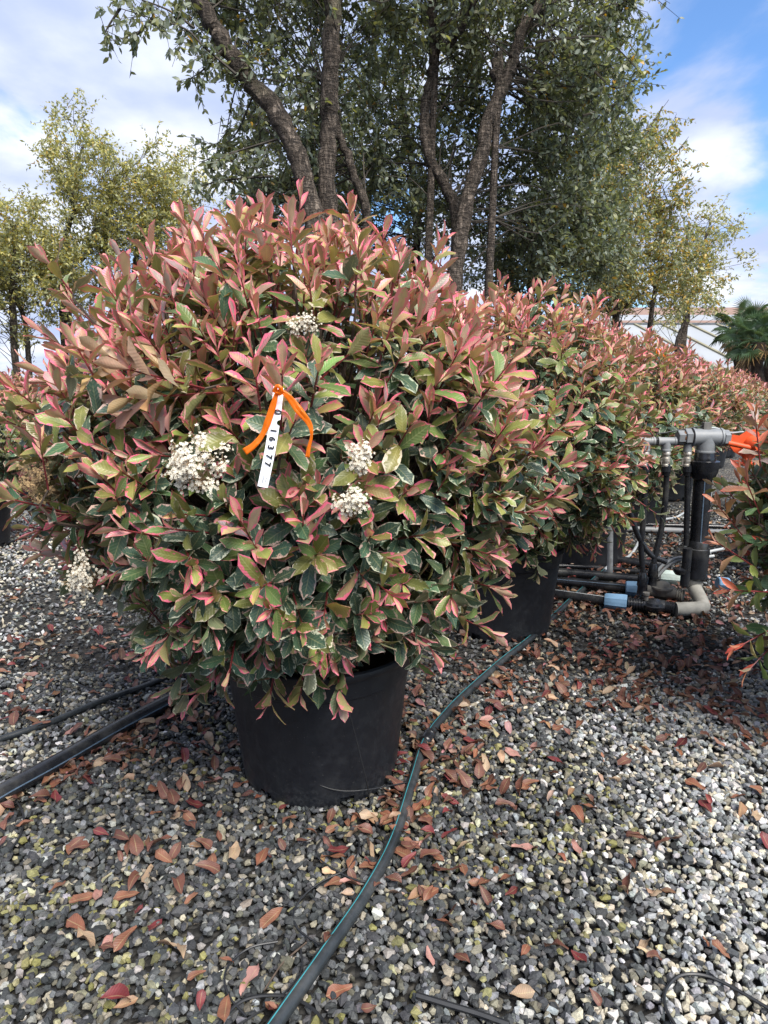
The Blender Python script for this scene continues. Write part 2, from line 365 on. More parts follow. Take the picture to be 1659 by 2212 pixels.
def stones(x, y, size, rs, BV, BF, jit):
    n = len(x)
    V = BV[None] * (1 + jit * rs.standard_normal((n, len(BV), 1)))
    V = V + 0.10 * rs.standard_normal((n, len(BV), 3))
    sc = np.stack([0.62 + 0.3 * rs.random(n), 0.42 + 0.22 * rs.random(n), 0.34 + 0.22 * rs.random(n)], -1)
    V = V * (sc * size[:, None])[:, None, :]
    R1 = rand_rot(n, rs); flat = rs.random(n) < 0.6          # most stones lie on a flat side
    ya = rs.random(n) * 6.283; tl = rs.standard_normal(n) * 0.5
    c, s = np.cos(ya), np.sin(ya); z0 = np.zeros(n); o1 = np.ones(n)
    Rz = np.stack([np.stack([c, -s, z0], -1), np.stack([s, c, z0], -1), np.stack([z0, z0, o1], -1)], 1)
    c, s = np.cos(tl), np.sin(tl)
    Rx = np.stack([np.stack([o1, z0, z0], -1), np.stack([z0, c, -s], -1), np.stack([z0, s, c], -1)], 1)
    R = np.where(flat[:, None, None], Rz @ Rx, R1)
    V = np.einsum('nij,nkj->nki', R, V)
    zc = -0.008 + 0.013 * rs.random(n) + size * 0.10
    return V + np.stack([x, y, zc], -1)[:, None, :]
def scatter(y0, y1, dens, rs, margin=0.55):
    area = 0.6 * (y1 ** 2 - y0 ** 2) + 2 * margin * (y1 - y0); n = int(area * dens)
    y = y0 + (y1 - y0) * rs.random(int(n * 3.2)); hw = 0.60 * y + margin
    keep = rs.random(len(y)) < hw / (0.60 * y1 + margin); y = y[keep][:n]; hw = 0.60 * y + margin
    return (rs.random(len(y)) * 2 - 1) * hw, y
rs = np.random.default_rng(11)
POT1 = np.array([-0.249, 2.46])
x, y = scatter(0.95, 3.3, 4500, rs, 1.15)
k = np.hypot(x - POT1[0], y - POT1[1]) > 0.24; x, y = x[k], y[k]
outer = np.abs(x) > 0.60 * y + 0.12; xo, yo = x[outer], y[outer]; x, y = x[~outer], y[~outer]
size = 0.0138 + 0.0085 * rs.random(len(x)) ** 1.6 + 0.010 * (rs.random(len(x)) < 0.04)
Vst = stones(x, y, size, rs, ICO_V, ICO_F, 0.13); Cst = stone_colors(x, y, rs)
px_, py_, dep_ = project(np.stack([x, y, 0 * x], -1))
score = np.where((px_ > 5) & (px_ < W0 - 5) & (py_ < H0 - 4), size / dep_, 0); single = np.argsort(-score)[:290]
mask = np.ones(len(x), bool); mask[single] = False
nV = len(ICO_V)
def stone_mesh(V, C, BF):
    n, kk = V.shape[:2]
    F = (BF[None] + (np.arange(n) * kk)[:, None, None]).reshape(-1, 3)
    cc_ = np.concatenate([np.repeat(C, kk, 0), np.ones((n * kk, 1))], 1)
    return np_mesh('gravel', V.reshape(-1, 3), F, M_STONE, False, {'col': cc_})
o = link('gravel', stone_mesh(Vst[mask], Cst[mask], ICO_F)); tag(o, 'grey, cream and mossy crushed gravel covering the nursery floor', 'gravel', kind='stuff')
for i in single:
    c0 = np.array([x[i], y[i], 0.004])
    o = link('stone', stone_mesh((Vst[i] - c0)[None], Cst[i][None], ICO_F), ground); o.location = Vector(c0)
x, y = scatter(3.3, 8.0, 1000, rs, 1.0); kk_ = rs.random(len(xo)) < 0.75; x = np.concatenate([x, xo[kk_]]); y = np.concatenate([y, yo[kk_]])
size = 0.016 + 0.010 * rs.random(len(x)) ** 1.5 + 0.004 * np.maximum(y - 3.3, 0) / 3
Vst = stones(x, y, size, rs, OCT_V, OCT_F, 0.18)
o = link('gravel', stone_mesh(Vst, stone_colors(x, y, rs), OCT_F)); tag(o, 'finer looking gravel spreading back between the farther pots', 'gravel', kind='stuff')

# ------------------------------------------------------------------ leaf shapes
def leaf_grid(nu, nv, rs, ratio=0.42, fold=0.25, curl=0.5, wav=0.05, tip=1.0, twist=0.0, lance=False):
    t = np.linspace(0, 1, nv + 1); u = np.linspace(-1, 1, nu + 1)
    a, b = (0.85, 0.70) if lance else (0.95, 0.50)
    w = t ** a * (1 - t) ** b; w = w / (0.001 + (a / (a + b)) ** a * (b / (a + b)) ** b) * ratio * 0.5
    w = np.maximum(w, 0.018 * (1 - t)); w[-1] = 0.003
    th = curl * t; dy = np.cos(th); dz = -np.sin(th)
    cy_ = np.concatenate([[0], np.cumsum((dy[1:] + dy[:-1]) / 2)]) / nv; cz_ = np.concatenate([[0], np.cumsum((dz[1:] + dz[:-1]) / 2)]) / nv
    V = []; UV = []; p0 = rs.random() * 6.28; asym = 1 + 0.12 * rs.standard_normal()
    for i in range(nv + 1):
        for uu in u:
            ww = w[i] * (asym if uu > 0 else 1 / asym)
            xx = uu * ww * math.cos(fold * 0.8); hz = abs(uu) * ww * math.sin(fold) + wav * abs(uu) * math.sin(p0 + 9 * t[i] + 2 * uu) * ratio
            tw = twist * t[i]; xx, hz = xx * math.cos(tw) - hz * math.sin(tw), xx * math.sin(tw) + hz * math.cos(tw)
            V.append((xx, cy_[i] + dz[i] * -hz, cz_[i] + dy[i] * hz)); UV.append((uu, t[i], 0))
    F = [(i * (nu + 1) + j, i * (nu + 1) + j + 1, (i + 1) * (nu + 1) + j + 1, (i + 1) * (nu + 1) + j) for i in range(nv) for j in range(nu)]
    return np.array(V), np.array(F), np.array(UV)
def pick(rs, *cols): return np.array(cols[rs.integers(len(cols))]) * (0.82 + 0.36 * rs.random())
PAL_PINK = {
    'young': (((0.56, 0.36, 0.25), (0.53, 0.37, 0.20), (0.53, 0.28, 0.22), (0.36, 0.24, 0.23)), ((0.74, 0.12, 0.20), (0.70, 0.15, 0.24), (0.78, 0.22, 0.27)), (0.26, 0.56)),
    'bronze': (((0.31, 0.27, 0.085), (0.36, 0.25, 0.11), (0.27, 0.26, 0.07), (0.38, 0.22, 0.12)), ((0.72, 0.13, 0.21), (0.68, 0.24, 0.23)), (0.14, 0.44)),
    'mid': (((0.19, 0.225, 0.055), (0.225, 0.225, 0.06), (0.14, 0.20, 0.06)), ((0.64, 0.28, 0.27), (0.58, 0.50, 0.36), (0.70, 0.14, 0.22)), (0.02, 0.40)),
    'old': (((0.062, 0.115, 0.060), (0.078, 0.135, 0.058), (0.055, 0.10, 0.064)), ((0.52, 0.54, 0.40), (0.44, 0.48, 0.34), (0.52, 0.36, 0.30)), (0.0, 0.36)),
    'reverted': (((0.60, 0.42, 0.28), (0.58, 0.32, 0.24), (0.46, 0.28, 0.13)), ((0.62, 0.34, 0.26),), (-0.4, -0.2)),
}
PAL_RED = {
    'young': (((0.52, 0.13, 0.07), (0.46, 0.18, 0.10), (0.40, 0.17, 0.14)), ((0.60, 0.11, 0.08), (0.56, 0.18, 0.15)), (-0.1, 0.15)),
    'bronze': (((0.32, 0.24, 0.07), (0.36, 0.19, 0.10), (0.28, 0.20, 0.15)), ((0.55, 0.14, 0.12), (0.5, 0.28, 0.2)), (-0.1, 0.16)),
    'mid': (((0.20, 0.24, 0.05), (0.17, 0.22, 0.07), (0.22, 0.20, 0.10)), ((0.46, 0.22, 0.16), (0.42, 0.38, 0.2)), (-0.2, 0.15)),
    'old': (((0.07, 0.145, 0.06), (0.09, 0.165, 0.06), (0.065, 0.12, 0.07)), ((0.38, 0.38, 0.27), (0.27, 0.32, 0.17)), (-0.2, 0.14)),
    'reverted': (((0.40, 0.10, 0.06),), ((0.5, 0.1, 0.1),), (-0.4, -0.2)),
}
PAL_PINK['tip'] = (((0.54, 0.25, 0.20), (0.46, 0.30, 0.17), (0.44, 0.22, 0.18)), ((0.76, 0.11, 0.20), (0.78, 0.17, 0.25)), (0.26, 0.66))
PAL_RED['tip'] = (((0.55, 0.10, 0.06), (0.48, 0.16, 0.09)), ((0.62, 0.09, 0.07),), (0.0, 0.3))
CLS = ('young', 'bronze', 'mid', 'old', 'reverted', 'tip')
SHAPE = {'young': (0.34, 0.42, 0.12), 'bronze': (0.36, 0.32, 0.35), 'mid': (0.385, 0.25, 0.45), 'old': (0.39, 0.20, 0.50), 'reverted': (0.34, 0.38, 0.30), 'tip': (0.27, 0.62, 0.15)}
def leaf_set(pal, nu, nv, nvar, seed, lance=False):
    rs = np.random.default_rng(seed); S = {}
    for c in CLS:
        cc_, ee, (m0, m1) = pal[c]; S[c] = []
        for _ in range(nvar):
            r, fo, cu = SHAPE[c]
            V, F, UV = leaf_grid(nu, nv, rs, r * (0.85 + 0.3 * rs.random()), fo * (0.6 + 0.8 * rs.random()), cu * (0.1 + 1.7 * rs.random()),
                                 0.05 + 0.05 * rs.random(), twist=0.5 * rs.standard_normal() * 0.6, lance=lance)
            rr = rs.random(); UV[:, 2] = rr; n = len(V)
            colr = np.tile(np.append(pick(rs, *cc_), 1), (n, 1)); ed = np.tile(np.append(pick(rs, *ee), m0 + (m1 - m0) * rs.random()), (n, 1))
            S[c].append(dict(V=V, F=F, UV=UV, col=colr, edge=ed, mesh=None))
    return S
def variant_mesh(v, mat, nm='leaf'):
    if v['mesh'] is None: v['mesh'] = np_mesh(nm, v['V'], v['F'], mat, True, {'col': v['col'], 'edge': v['edge']}, {'luv': v['UV']})
    return v['mesh']
def assemble(variants, idx, R, P, S, mat, name, origin, rs):
    """join many leaves into one mesh; idx picks the variant, R rotations, P positions, S lengths"""
    Vs, Fs, Us, Cs, Es, n0 = [], [], [], [], [], 0
    for k, v in enumerate(variants):
        w = np.nonzero(idx == k)[0]
        if not len(w): continue
        V = np.einsum('nij,kj->nki', R[w], v['V']) * S[w][:, None, None] + (P[w] - origin)[:, None, :]
        kk = len(v['V']); n = len(w)
        Fs.append((v['F'][None] + (np.arange(n) * kk)[:, None, None]).reshape(-1, 4) + n0); n0 += n * kk
        Vs.append(V.reshape(-1, 3))
        U = np.tile(v['UV'], (n, 1)); U[:, 2] = np.repeat(rs.random(n), kk); Us.append(U)
        C = np.tile(v['col'], (n, 1)); C[:, :3] *= np.repeat(0.75 + 0.5 * rs.random((n, 1)), kk, 0) * np.repeat(1 + 0.08 * rs.standard_normal((n, 3)), kk, 0); Cs.append(np.clip(C, 0, 1))
        Es.append(np.tile(v['edge'], (n, 1)))
    return np_mesh(name, np.vstack(Vs), np.vstack(Fs), mat, True, {'col': np.vstack(Cs), 'edge': np.vstack(Es)}, {'luv': np.vstack(Us)})
def frames(l, nrm):
    l = unit(l); nrm = unit(nrm - l * np.sum(l * nrm, -1, keepdims=True)); return np.stack([np.cross(l, nrm), l, nrm], -1)

# ------------------------------------------------------------------ pots and shrubs
def make_pot(root, O, r_top=0.368, h=0.53, r_bot=0.298):
    mb = MB(); seg = 72
    P = [(0.0, r_bot - 0.004), (0.012, r_bot), (0.035, r_bot + 0.003), (h * 0.40, r_bot + (r_top - r_bot) * 0.32), (h * 0.80, r_bot + (r_top - r_bot) * 0.62),
         (h * 0.815, r_bot + (r_top - r_bot) * 0.78), (h * 0.93, r_bot + (r_top - r_bot) * 0.84), (h * 0.94, r_top * 1.0), (h * 0.965, r_top * 1.015),
         (h * 0.99, r_top * 1.008), (h, r_top * 0.985), (h * 0.985, r_top * 0.955), (h * 0.90, r_top * 0.93), (h * 0.88, r_top * 0.90)]
    def mod(a, i): return 1 - 0.010 * (np.cos(a * 12) > 0.72) if i in (2, 3) else np.ones(len(a))
    mb.lathe(P, O, seg=seg, caps=False, mod=mod, skip=lambda i, j: i < 2 and j % 12 in (0, 1))
    pot = mb.build('pot', M_POT, root, True, O)
    so = MB(); so.lathe([(h * 0.86, r_top * 0.925), (h * 0.885, r_top * 0.5), (h * 0.90, 0.01)], O, seg=28, caps=False); so.build('soil', M_SOIL, root, True, O)
    ba = MB(); ba.lathe([(0.006, r_bot * 0.3), (0.007, r_bot * 0.93), (0.05, r_bot * 0.95)], O, seg=28, caps=False); ba.build('pot_base', M_POT, pot, True, O)
    return pot
PROFILE = np.array([(0.50, 0.34), (0.58, 0.50), (0.68, 0.62), (0.89, 0.75), (1.135, 0.82), (1.37, 0.81), (1.67, 0.66), (1.85, 0.46), (1.94, 0.27), (1.99, 0.02)])
HI = {}
def make_shrub(name, xy, label, cat, group, prof, S, n_shoot, inner, leaf_len, seed, n_single, offset=(0, 0), pot=True, custom=(), avoid=(), tall=1.0,
               youth=0.0, stems=1.0, lump=0.06, potkw={}, mat=None, S_in=None):
    mat = mat or M_LEAF
    rs = np.random.default_rng(seed); O = np.array([xy[0], xy[1], 0.0]); root = empty(name, O); tag(root, label, cat, group)
    if pot: make_pot(root, O, **potkw)
    ctr = O + np.array([offset[0], offset[1], 0])
    zc = prof[:, 0]; rc = prof[:, 1]; zs = np.linspace(zc[0], zc[-1], 200); rr = np.interp(zs, zc, rc)
    slope = np.gradient(rr, zs); wgt = np.maximum(rr, 0.02) * np.sqrt(1 + slope ** 2); cw = np.cumsum(wgt); cw /= cw[-1]
    def lumpy(a, z): return 1 + lump * (np.sin(3 * a + 5 * z + seed) + 0.8 * np.sin(5 * a - 7 * z + 2 * seed) + 0.7 * np.sin(8 * a + 9 * z)) 
    def surf(u, a):
        z = np.interp(u, cw, zs); r = np.interp(z, zs, rr) * lumpy(a, z); sl = np.interp(z, zs, slope)
        nrm = unit(np.stack([np.cos(a), np.sin(a), -np.clip(sl, -4, 4)], -1))
        return np.stack([r * np.cos(a), r * np.sin(a), z], -1) + ctr, nrm
    i = np.arange(n_shoot); u = (i + rs.random(n_shoot)) / n_shoot; a = (i * 2.399963 + 0.35 * rs.standard_normal(n_shoot)) % (2 * math.pi)
    P, nrm = surf(u, a); up = np.array([0, 0, 1.0]); zrel = (P[:, 2] - zc[0]) / (zc[-1] - zc[0])
    upw = np.interp(zrel, [0, 0.12, 0.35, 0.7, 1], [-0.35, -0.05, 0.35, 0.75, 0.6])[:, None] * (0.7 + 0.6 * rs.random((n_shoot, 1)))
    d = unit(nrm * 0.8 + up * upw + 0.25 * rs.standard_normal((n_shoot, 3)))
    ext = 0.045 * rs.standard_normal(n_shoot) + 0.10 * (rs.random(n_shoot) < 0.10) - 0.02
    tip = P + d * ext[:, None]; slen = 0.11 + 0.10 * rs.random(n_shoot); yth = zrel * 1.18 + 0.40 * rs.random(n_shoot) - 0.55 + youth
    rev = np.zeros(n_shoot, bool); big = np.ones(n_shoot)
    if len(custom):
        ct = np.array([c[0] for c in custom]); cd_ = unit(np.array([c[1] for c in custom]))
        tip = np.vstack([tip, ct]); d = np.vstack([d, cd_]); slen = np.append(slen, [c[2] for c in custom]); yth = np.append(yth, [c[3] for c in custom])
        rev = np.append(rev, [c[4] for c in custom]); big = np.append(big, [c[5] for c in custom])
    for (ax, ay, az, ar, yb) in avoid:
        q = project(tip); qa = project(np.array([ax, ay, az])); kp = ~((np.hypot(q[0] - qa[0], q[1] - qa[1]) < ar * 0.8) & (tip[:, 1] < ay + yb))
        tip, d, slen, yth, rev, big = tip[kp], d[kp], slen[kp], yth[kp], rev[kp], big[kp]
    ns = len(tip); LP, LD, LN, LS, LC = [], [], [], [], []
    for s in range(ns):
        nl = int(rs.integers(9, 13)); t = np.linspace(0.0, 1.0, nl) ** 1.1; T = d[s]
        e1 = unit(np.cross(T, [0.3, 0.2, 0.9])); e2 = np.cross(T, e1)
        ang = rs.random() * 6.28 + np.arange(nl) * 2.3999; rad = np.cos(ang)[:, None] * e1 + np.sin(ang)[:, None] * e2
        tilt = np.radians(18 + 56 * t ** 0.8 + 9 * rs.standard_normal(nl))
        l = np.cos(tilt)[:, None] * T + np.sin(tilt)[:, None] * rad
        l[:, 2] -= 0.12 * t; l = unit(l)
        LP.append(tip[s] - T * (t * slen[s])[:, None]); LD.append(l); LN.append(T + 0.15 * rs.standard_normal((nl, 3)))
        LS.append(leaf_len * big[s] * (0.55 + 0.55 * np.minimum(1, t * 2.2 + 0.25)) * (0.8 + 0.4 * rs.random(nl)))
        age = t * 0.9 - yth[s] + 0.18 * rs.standard_normal(nl) + 0.42
        c = np.where(age < 0.14, 0, np.where(age < 0.36, 1, np.where(age < 0.72, 2, 3)))
        c = np.where((np.arange(nl) < 3) & (rs.random(nl) < 0.5), 5, c)
        if rev[s]: c = np.where(t < 0.8, 4, 2)
        LC.append(c)
    # older leaves filling the inside
    u = rs.random(inner); a = rs.random(inner) * 6.283; P2, n2 = surf(u, a); k = 0.60 + 0.34 * rs.random(inner)
    P2 = np.stack([ctr[0] + (P2[:, 0] - ctr[0]) * k, ctr[1] + (P2[:, 1] - ctr[1]) * k, zc[0] + 0.02 + (P2[:, 2] - zc[0]) * (0.3 + 0.7 * k)], -1)
    LP.append(P2); LD.append(unit(n2 * 0.7 + 0.7 * rs.standard_normal((inner, 3)))); LN.append(unit(n2 * 0.8 + up * 0.8 + 0.4 * rs.standard_normal((inner, 3))))
    LS.append(leaf_len * (0.8 + 0.45 * rs.random(inner))); LC.append(np.where(rs.random(inner) < 0.12, 2, 3))
    LP, LD, LN, LS, LC = np.vstack(LP), np.vstack(LD), np.vstack(LN), np.concatenate(LS), np.concatenate(LC)
    keep = LP[:, 2] > 0.05
    mid = LP + LD * (LS * 0.5)[:, None]
    for (ax, ay, az, ar, yb) in avoid:     # nothing grows in front of the tag and the flowers
        q = project(mid); qa = project(np.array([ax, ay, az]))
        keep &= ~((np.hypot(q[0] - qa[0], q[1] - qa[1]) < ar) & (mid[:, 1] < ay + yb))
    if pot:
        rp = np.hypot(mid[:, 0] - O[0], mid[:, 1] - O[1]); keep &= ~((rp < 0.40) & (mid[:, 2] < 0.52) )
    LP, LD, LN, LS, LC, mid = (q[keep] for q in (LP, LD, LN, LS, LC, mid))
    R = frames(LD, LN); nvar = len(S['old']); variants = [v for c in CLS for v in S[c]]
    idx = LC * nvar + rs.integers(0, nvar, len(LC))
    single = np.zeros(len(LC), bool)
    if n_single:                            # the leaves that show largest become parts of their own
        qx, qy, dep = project(mid); inside = (qx > 0) & (qx < W0) & (qy > 0) & (qy < H0)
        view = unit(CAM - mid); face = np.abs(np.sum(view * R[:, :, 2], -1)); area = face * (LS / dep) ** 2 * inside
        cell = (qx // 14).astype(int) * 4000 + (qy // 14).astype(int); order = np.argsort(dep); _, first = np.unique(cell[order], return_index=True)
        front = order[first]; front = front[np.argsort(-area[front])][:n_single]; single[front[area[front] > 0]] = True
    m_ = ~single
    deep = np.arange(len(keep))[keep] >= len(keep) - inner
    if S_in is not None:
        md_ = m_ & deep; m_ = m_ & ~deep; vin = [v for c in CLS for v in S_in[c]]; nin = len(S_in['old'])
        me = assemble(vin, LC[md_] * nin + rs.integers(0, nin, int(md_.sum())), R[md_], LP[md_], LS[md_], mat, 'inner_foliage', O, rs); tag(link('inner_foliage', me, root), kind='stuff')
    me = assemble(variants, idx[m_], R[m_], LP[m_], LS[m_], mat, 'foliage', O, rs); tag(link('foliage', me, root), kind='stuff')
    for k in np.nonzero(single)[0]:
        o = link('leaf', variant_mesh(variants[idx[k]], mat), root)
        mt = Matrix.Identity(4)
        for r_ in range(3):
            for c_ in range(3): mt[r_][c_] = R[k][r_][c_] * LS[k]
            mt[r_][3] = LP[k][r_] - O[r_]
        o.matrix_basis = mt
    # wood: limbs from the soil to the shoots, then the red young stems
    wood = MB(); red = MB(); base_z = potkw.get('h', 0.53) * 0.88 if pot else 0.0
    for s in range(ns):
        T = d[s]; b = tip[s] - T * slen[s]
        red.tube(np.array([b, b + T * slen[s] * 0.5, tip[s]]), [0.0032, 0.0028, 0.0018], 4, False)
        if rs.random() < stems:
            p0 = O + np.array([rs.standard_normal() * 0.06, rs.standard_normal() * 0.06, base_z])
            p1 = p0 * 0.55 + b * 0.45 + np.array([0, 0, 0.12]); p2 = b - T * 0.10
            path = smooth_path([p0, p1, p2, b], 2); wood.tube(path, np.linspace(0.007, 0.0032, len(path)), 4, False)
    wood.build('branches', M_WOOD, root, True, O); tag(red.build('young_stems', M_STEM, root, True, O), kind='stuff')
    return root, O, (LP, LD, LS)
S_HI = leaf_set(PAL_PINK, 4, 5, 10, 1); S_MD = leaf_set(PAL_PINK, 2, 4, 8, 2); S_LO = leaf_set(PAL_PINK, 2, 3, 6, 3)
S_RED = leaf_set(PAL_RED, 2, 4, 8, 4, True); S_REDLO = leaf_set(PAL_RED, 2, 3, 6, 5, True)
A_STEP = np.array([0.94, 1.535])
def out_dir(px, py, Y=2.33):            # direction from the shrub's middle to a pixel on its outline
    return unit(at(px, py, Y) - at(630, 900, Y))
cust = []
for (px, py, Y, dx, dy, dz, ln, yt, rv, bg_) in (
        (578, 490, 2.35, 0.05, 0, 1, 0.26, 1.15, 0, 1.15), (610, 505, 2.30, 0.25, -.1, 1, 0.22, 1.1, 0, 1.05), (375, 525, 2.25, -0.45, 0, 1, 0.26, 1.15, 0, 1.1),
        (262, 560, 2.20, -0.25, 0, 1, 0.24, 1.1, 0, 1.1), (420, 560, 2.1, -0.2, -.1, 1, 0.2, 1.1, 0, 1.1), (955, 545, 2.35, 0.15, 0, 1, 0.24, 1.1, 0, 1.1),
        (790, 540, 2.3, 0.1, 0, 1, 0.2, 1.1, 0, 1.1), (700, 560, 2.1, 0.1, -.2, 1, 0.2, 1.1, 0, 1.1), (75, 795, 2.05, -1, -.1, 0.55, 0.30, 1.15, 0, 1.1),
        (85, 715, 2.25, -1, 0, 0.7, 0.26, 1.1, 0, 1.1), (60, 885, 2.15, -1, 0, 0.35, 0.24, 0.9, 0, 1.05), (150, 650, 2.3, -.8, 0, 0.8, 0.24, 1.1, 0, 1.1),
        (255, 640, 2.1, -.6, -.2, 0.9, 0.24, 1.1, 0, 1.1), (310, 720, 1.75, -.5, -.4, 0.8, 0.22, 1.1, 0, 1.1), (215, 760, 1.75, -.8, -.4, 0.45, 0.24, 1.1, 1, 1.25),
        (275, 860, 1.62, -.9, -.3, -.05, 0.24, 1.0, 1, 1.3), (265, 795, 1.60, -.9, -.3, 0.25, 0.2, 1.0, 1, 1.25),
        (95, 1130, 2.2, -1, -.1, 0.35, 0.22, 0.75, 0, 1.0), (80, 1190, 2.15, -1, -.1, 0.1, 0.22, 0.7, 0, 1.0),
        (1190, 1060, 2.15, 1, -.2, 0.1, 0.22, 0.55, 0, 1.0), (1185, 1105, 2.1, 1, -.2, 0.0, 0.2, 0.6, 0, 1.0), (1170, 960, 2.2, 1, -.1, 0.4, 0.22, 0.7, 0, 1.0),
        (1060, 1365, 2.1, 0.9, -.3, -.35, 0.2, 0.5, 0, 1.0), (1070, 1270, 2.1, 1, -.2, -.2, 0.2, 0.5, 0, 1.0),
        (545, 760, 1.62, -.05, -.3, 1, 0.2, 1.1, 0, 1.15), (610, 800, 1.52, 0.1, -.3, 1, 0.22, 1.1, 0, 1.1), (655, 1110, 1.50, 0.1, -.6, 0.7, 0.16, 1.0, 0, 1.05),
        (520, 1125, 1.50, -.1, -.6, 0.6, 0.16, 0.8, 0, 1.05), (700, 1330, 1.72, 0, -.8, -.2, 0.16, 0.35, 0, 1.1), (580, 1520, 1.88, -.1, -.6, -.7, 0.16, 0.3, 0, 1.1),
        (735, 1515, 1.92, 0.1, -.6, -.6, 0.16, 0.5, 0, 1.1), (650, 1500, 1.90, 0, -.7, -.6, 0.16, 0.35, 0, 1.1), (440, 1490, 1.95, -.6, -.5, -.5, 0.18, 0.35, 0, 1.1),
        (300, 1410, 2.05, -.9, -.3, -.35, 0.2, 0.4, 0, 1.05), (420, 1330, 1.80, -.5, -.7, -.15, 0.18, 0.6, 0, 1.1), (790, 1440, 1.88, 0.3, -.7, -.35, 0.16, 0.4, 0, 1.1),
        (900, 1380, 1.95, 0.5, -.6, -.4, 0.16, 0.35, 0, 1.05), (500, 1400, 1.82, -.3, -.8, -.4, 0.16, 0.4, 0, 1.1), (850, 1290, 1.75, 0.4, -.8, -.1, 0.16, 0.4, 0, 1.05)):
    cust.append((at(px, py, Y + (0.11 if py < 1250 else 0.02)), (dx, dy, dz), ln, yt, rv, bg_))
TAG_Y = 1.52
FLOWERS = [(a_, b_, c_ + 0.12, d_, e_, f_) for a_, b_, c_, d_, e_, f_ in [(432, 1003, 1.44, 62, 72, 0), (757, 1082, 1.45, 36, 26, 0), (778, 985, 1.47, 26, 32, 0), (187, 1232, 1.72, 46, 46, 0),
           (98, 1032, 1.80, 42, 66, 1), (665, 705, 1.75, 42, 22, 2), (330, 1335, 1.95, 34, 36, 2)]]
avoid = [(*at(px, py, Y), max(rx, ry) * 0.85, 0.05) for (px, py, Y, rx, ry, _) in FLOWERS]
for k in np.linspace(0, 1, 7): avoid.append((*at(592 - 32 * k, 838 + 200 * k, TAG_Y), 34, 0.05))
for (qx, qy) in ((575, 900), (545, 960), (640, 875), (668, 930), (668, 975)): avoid.append((*at(qx, qy, TAG_Y), 20, 0.03))
avoid.append((*at(830, 1480, 2.3), 85, 0.3))
shrub1, O1, L1 = make_shrub('potted_photinia', POT1, 'large round pink-tipped photinia wearing the white number tag, in black pot', 'shrub', 'variegated photinias in black pots',
                        PROFILE, S_HI, 790, 3200, 0.091, 21, 300, (-0.065, 0.0), custom=cust, avoid=avoid, S_in=S_LO)
row = []
row_labels = ['pink-tipped photinia directly behind the tagged shrub, beside the irrigation hose', 'pink-tipped photinia behind the grey steel post of the irrigation manifold',
              'variegated photinia with an orange ribbon tied near its top', 'variegated photinia just beyond the one with the orange ribbon', 'variegated photinia two places beyond the orange ribbon',
              'variegated photinia three places beyond the orange ribbon', 'distant variegated photinia in the row below the greenhouse roof']
for k in range(1, 8):
    S = S_MD if k < 3 else S_LO; sh = {1: 620, 2: 540}.get(k, 330); inn = {1: 2200, 2: 1800}.get(k, 1000); ns = {1: 300, 2: 260, 3: 160}.get(k, 40)
    pf = PROFILE.copy(); pf[:, 0] = 0.5 + (pf[:, 0] - 0.5) * (0.97, 0.94, 0.88, 0.83, 0.76, 0.74, 0.72)[k - 1]; pf[:, 1] *= (0.94, 0.87, 0.93, 1.0, 1.0, 1.0, 1.05)[k - 1]
    row.append(make_shrub('potted_photinia', POT1 + A_STEP * k + np.array([0.02 * k, 0]), row_labels[k - 1], 'shrub', 'variegated photinias in black pots',
                          pf, S, sh, inn, 0.088 if k < 3 else 0.098, 30 + k, ns, stems=0.5 if k < 3 else 0.1, youth=-0.02))
low = PROFILE.copy(); low[:, 0] = 0.36 + (low[:, 0] - 0.4) * 0.74; low[:, 1] *= 0.80
make_shrub('potted_photinia', (-3.72, 6.0), 'small compact green photinia in a black pot on the pale gravel', 'shrub', 'variegated photinias in black pots', low, S_LO, 420, 1400, 0.085, 51, 120, youth=-0.22, stems=0.2)
make_shrub('potted_photinia', (-4.25, 8.3), 'photinia in black pot behind the small compact one, by the blue-striped pipe', 'shrub', 'variegated photinias in black pots', low, S_LO, 330, 900, 0.095, 52, 40, youth=-0.1, stems=0.1)
make_shrub('potted_photinia', (-2.2, 7.4), 'photinia in the back row partly hidden behind the tagged shrub', 'shrub', 'variegated photinias in black pots', low, S_LO, 330, 900, 0.095, 53, 30, youth=0.0, stems=0.1)
rp = PROFILE.copy(); rp[:, 0] = 0.30 + (rp[:, 0] - 0.4) * 0.86; rp[:, 1] *= 0.92 * np.interp(np.arange(len(rp)), [0, 4, 6, 9], [1, 1, 0.84, 0.8])
redshrub, OR, LR = make_shrub('potted_photinia', (2.24, 2.72), 'glossy green photinia with plain red tips and no variegation, across the gravel lane', 'shrub', None, rp, S_RED, 640, 1800, 0.078, 61, 300, youth=-0.20,
                              custom=[(at(1545, 1085, 2.55), (-.7, -.2, .7), .22, .75, 0, 1), (at(1540, 1165, 2.45), (-.8, -.2, .5), .24, .7, 0, 1), (at(1570, 1275, 2.35), (-.9, -.2, .1), .22, .4, 0, 1.05),
                                      (at(1590, 1400, 2.35), (-.7, -.3, -.2), .22, .15, 0, 1.1), (at(1600, 1010, 2.5), (-.5, -.2, .8), .22, .8, 0, 1), (at(1630, 890, 2.5), (-.3, -.2, .9), .22, .8, 0, 1),
                                      (at(1615, 1450, 2.35), (-.6, -.3, -.4), .2, .15, 0, 1.1)])
for k, lb in ((1.35, 'red-tipped photinia standing behind the glossy plain-leaved one'), (2.6, 'farther red-tipped photinia along the right side of the gravel lane')):
    make_shrub('potted_photinia', np.array([2.45, 2.72]) + A_STEP * k, lb, 'shrub', 'red-tipped photinias across the lane', rp, S_REDLO, 380, 900, 0.095, int(70 + 10 * k), 20, youth=0.05, stems=0.1)

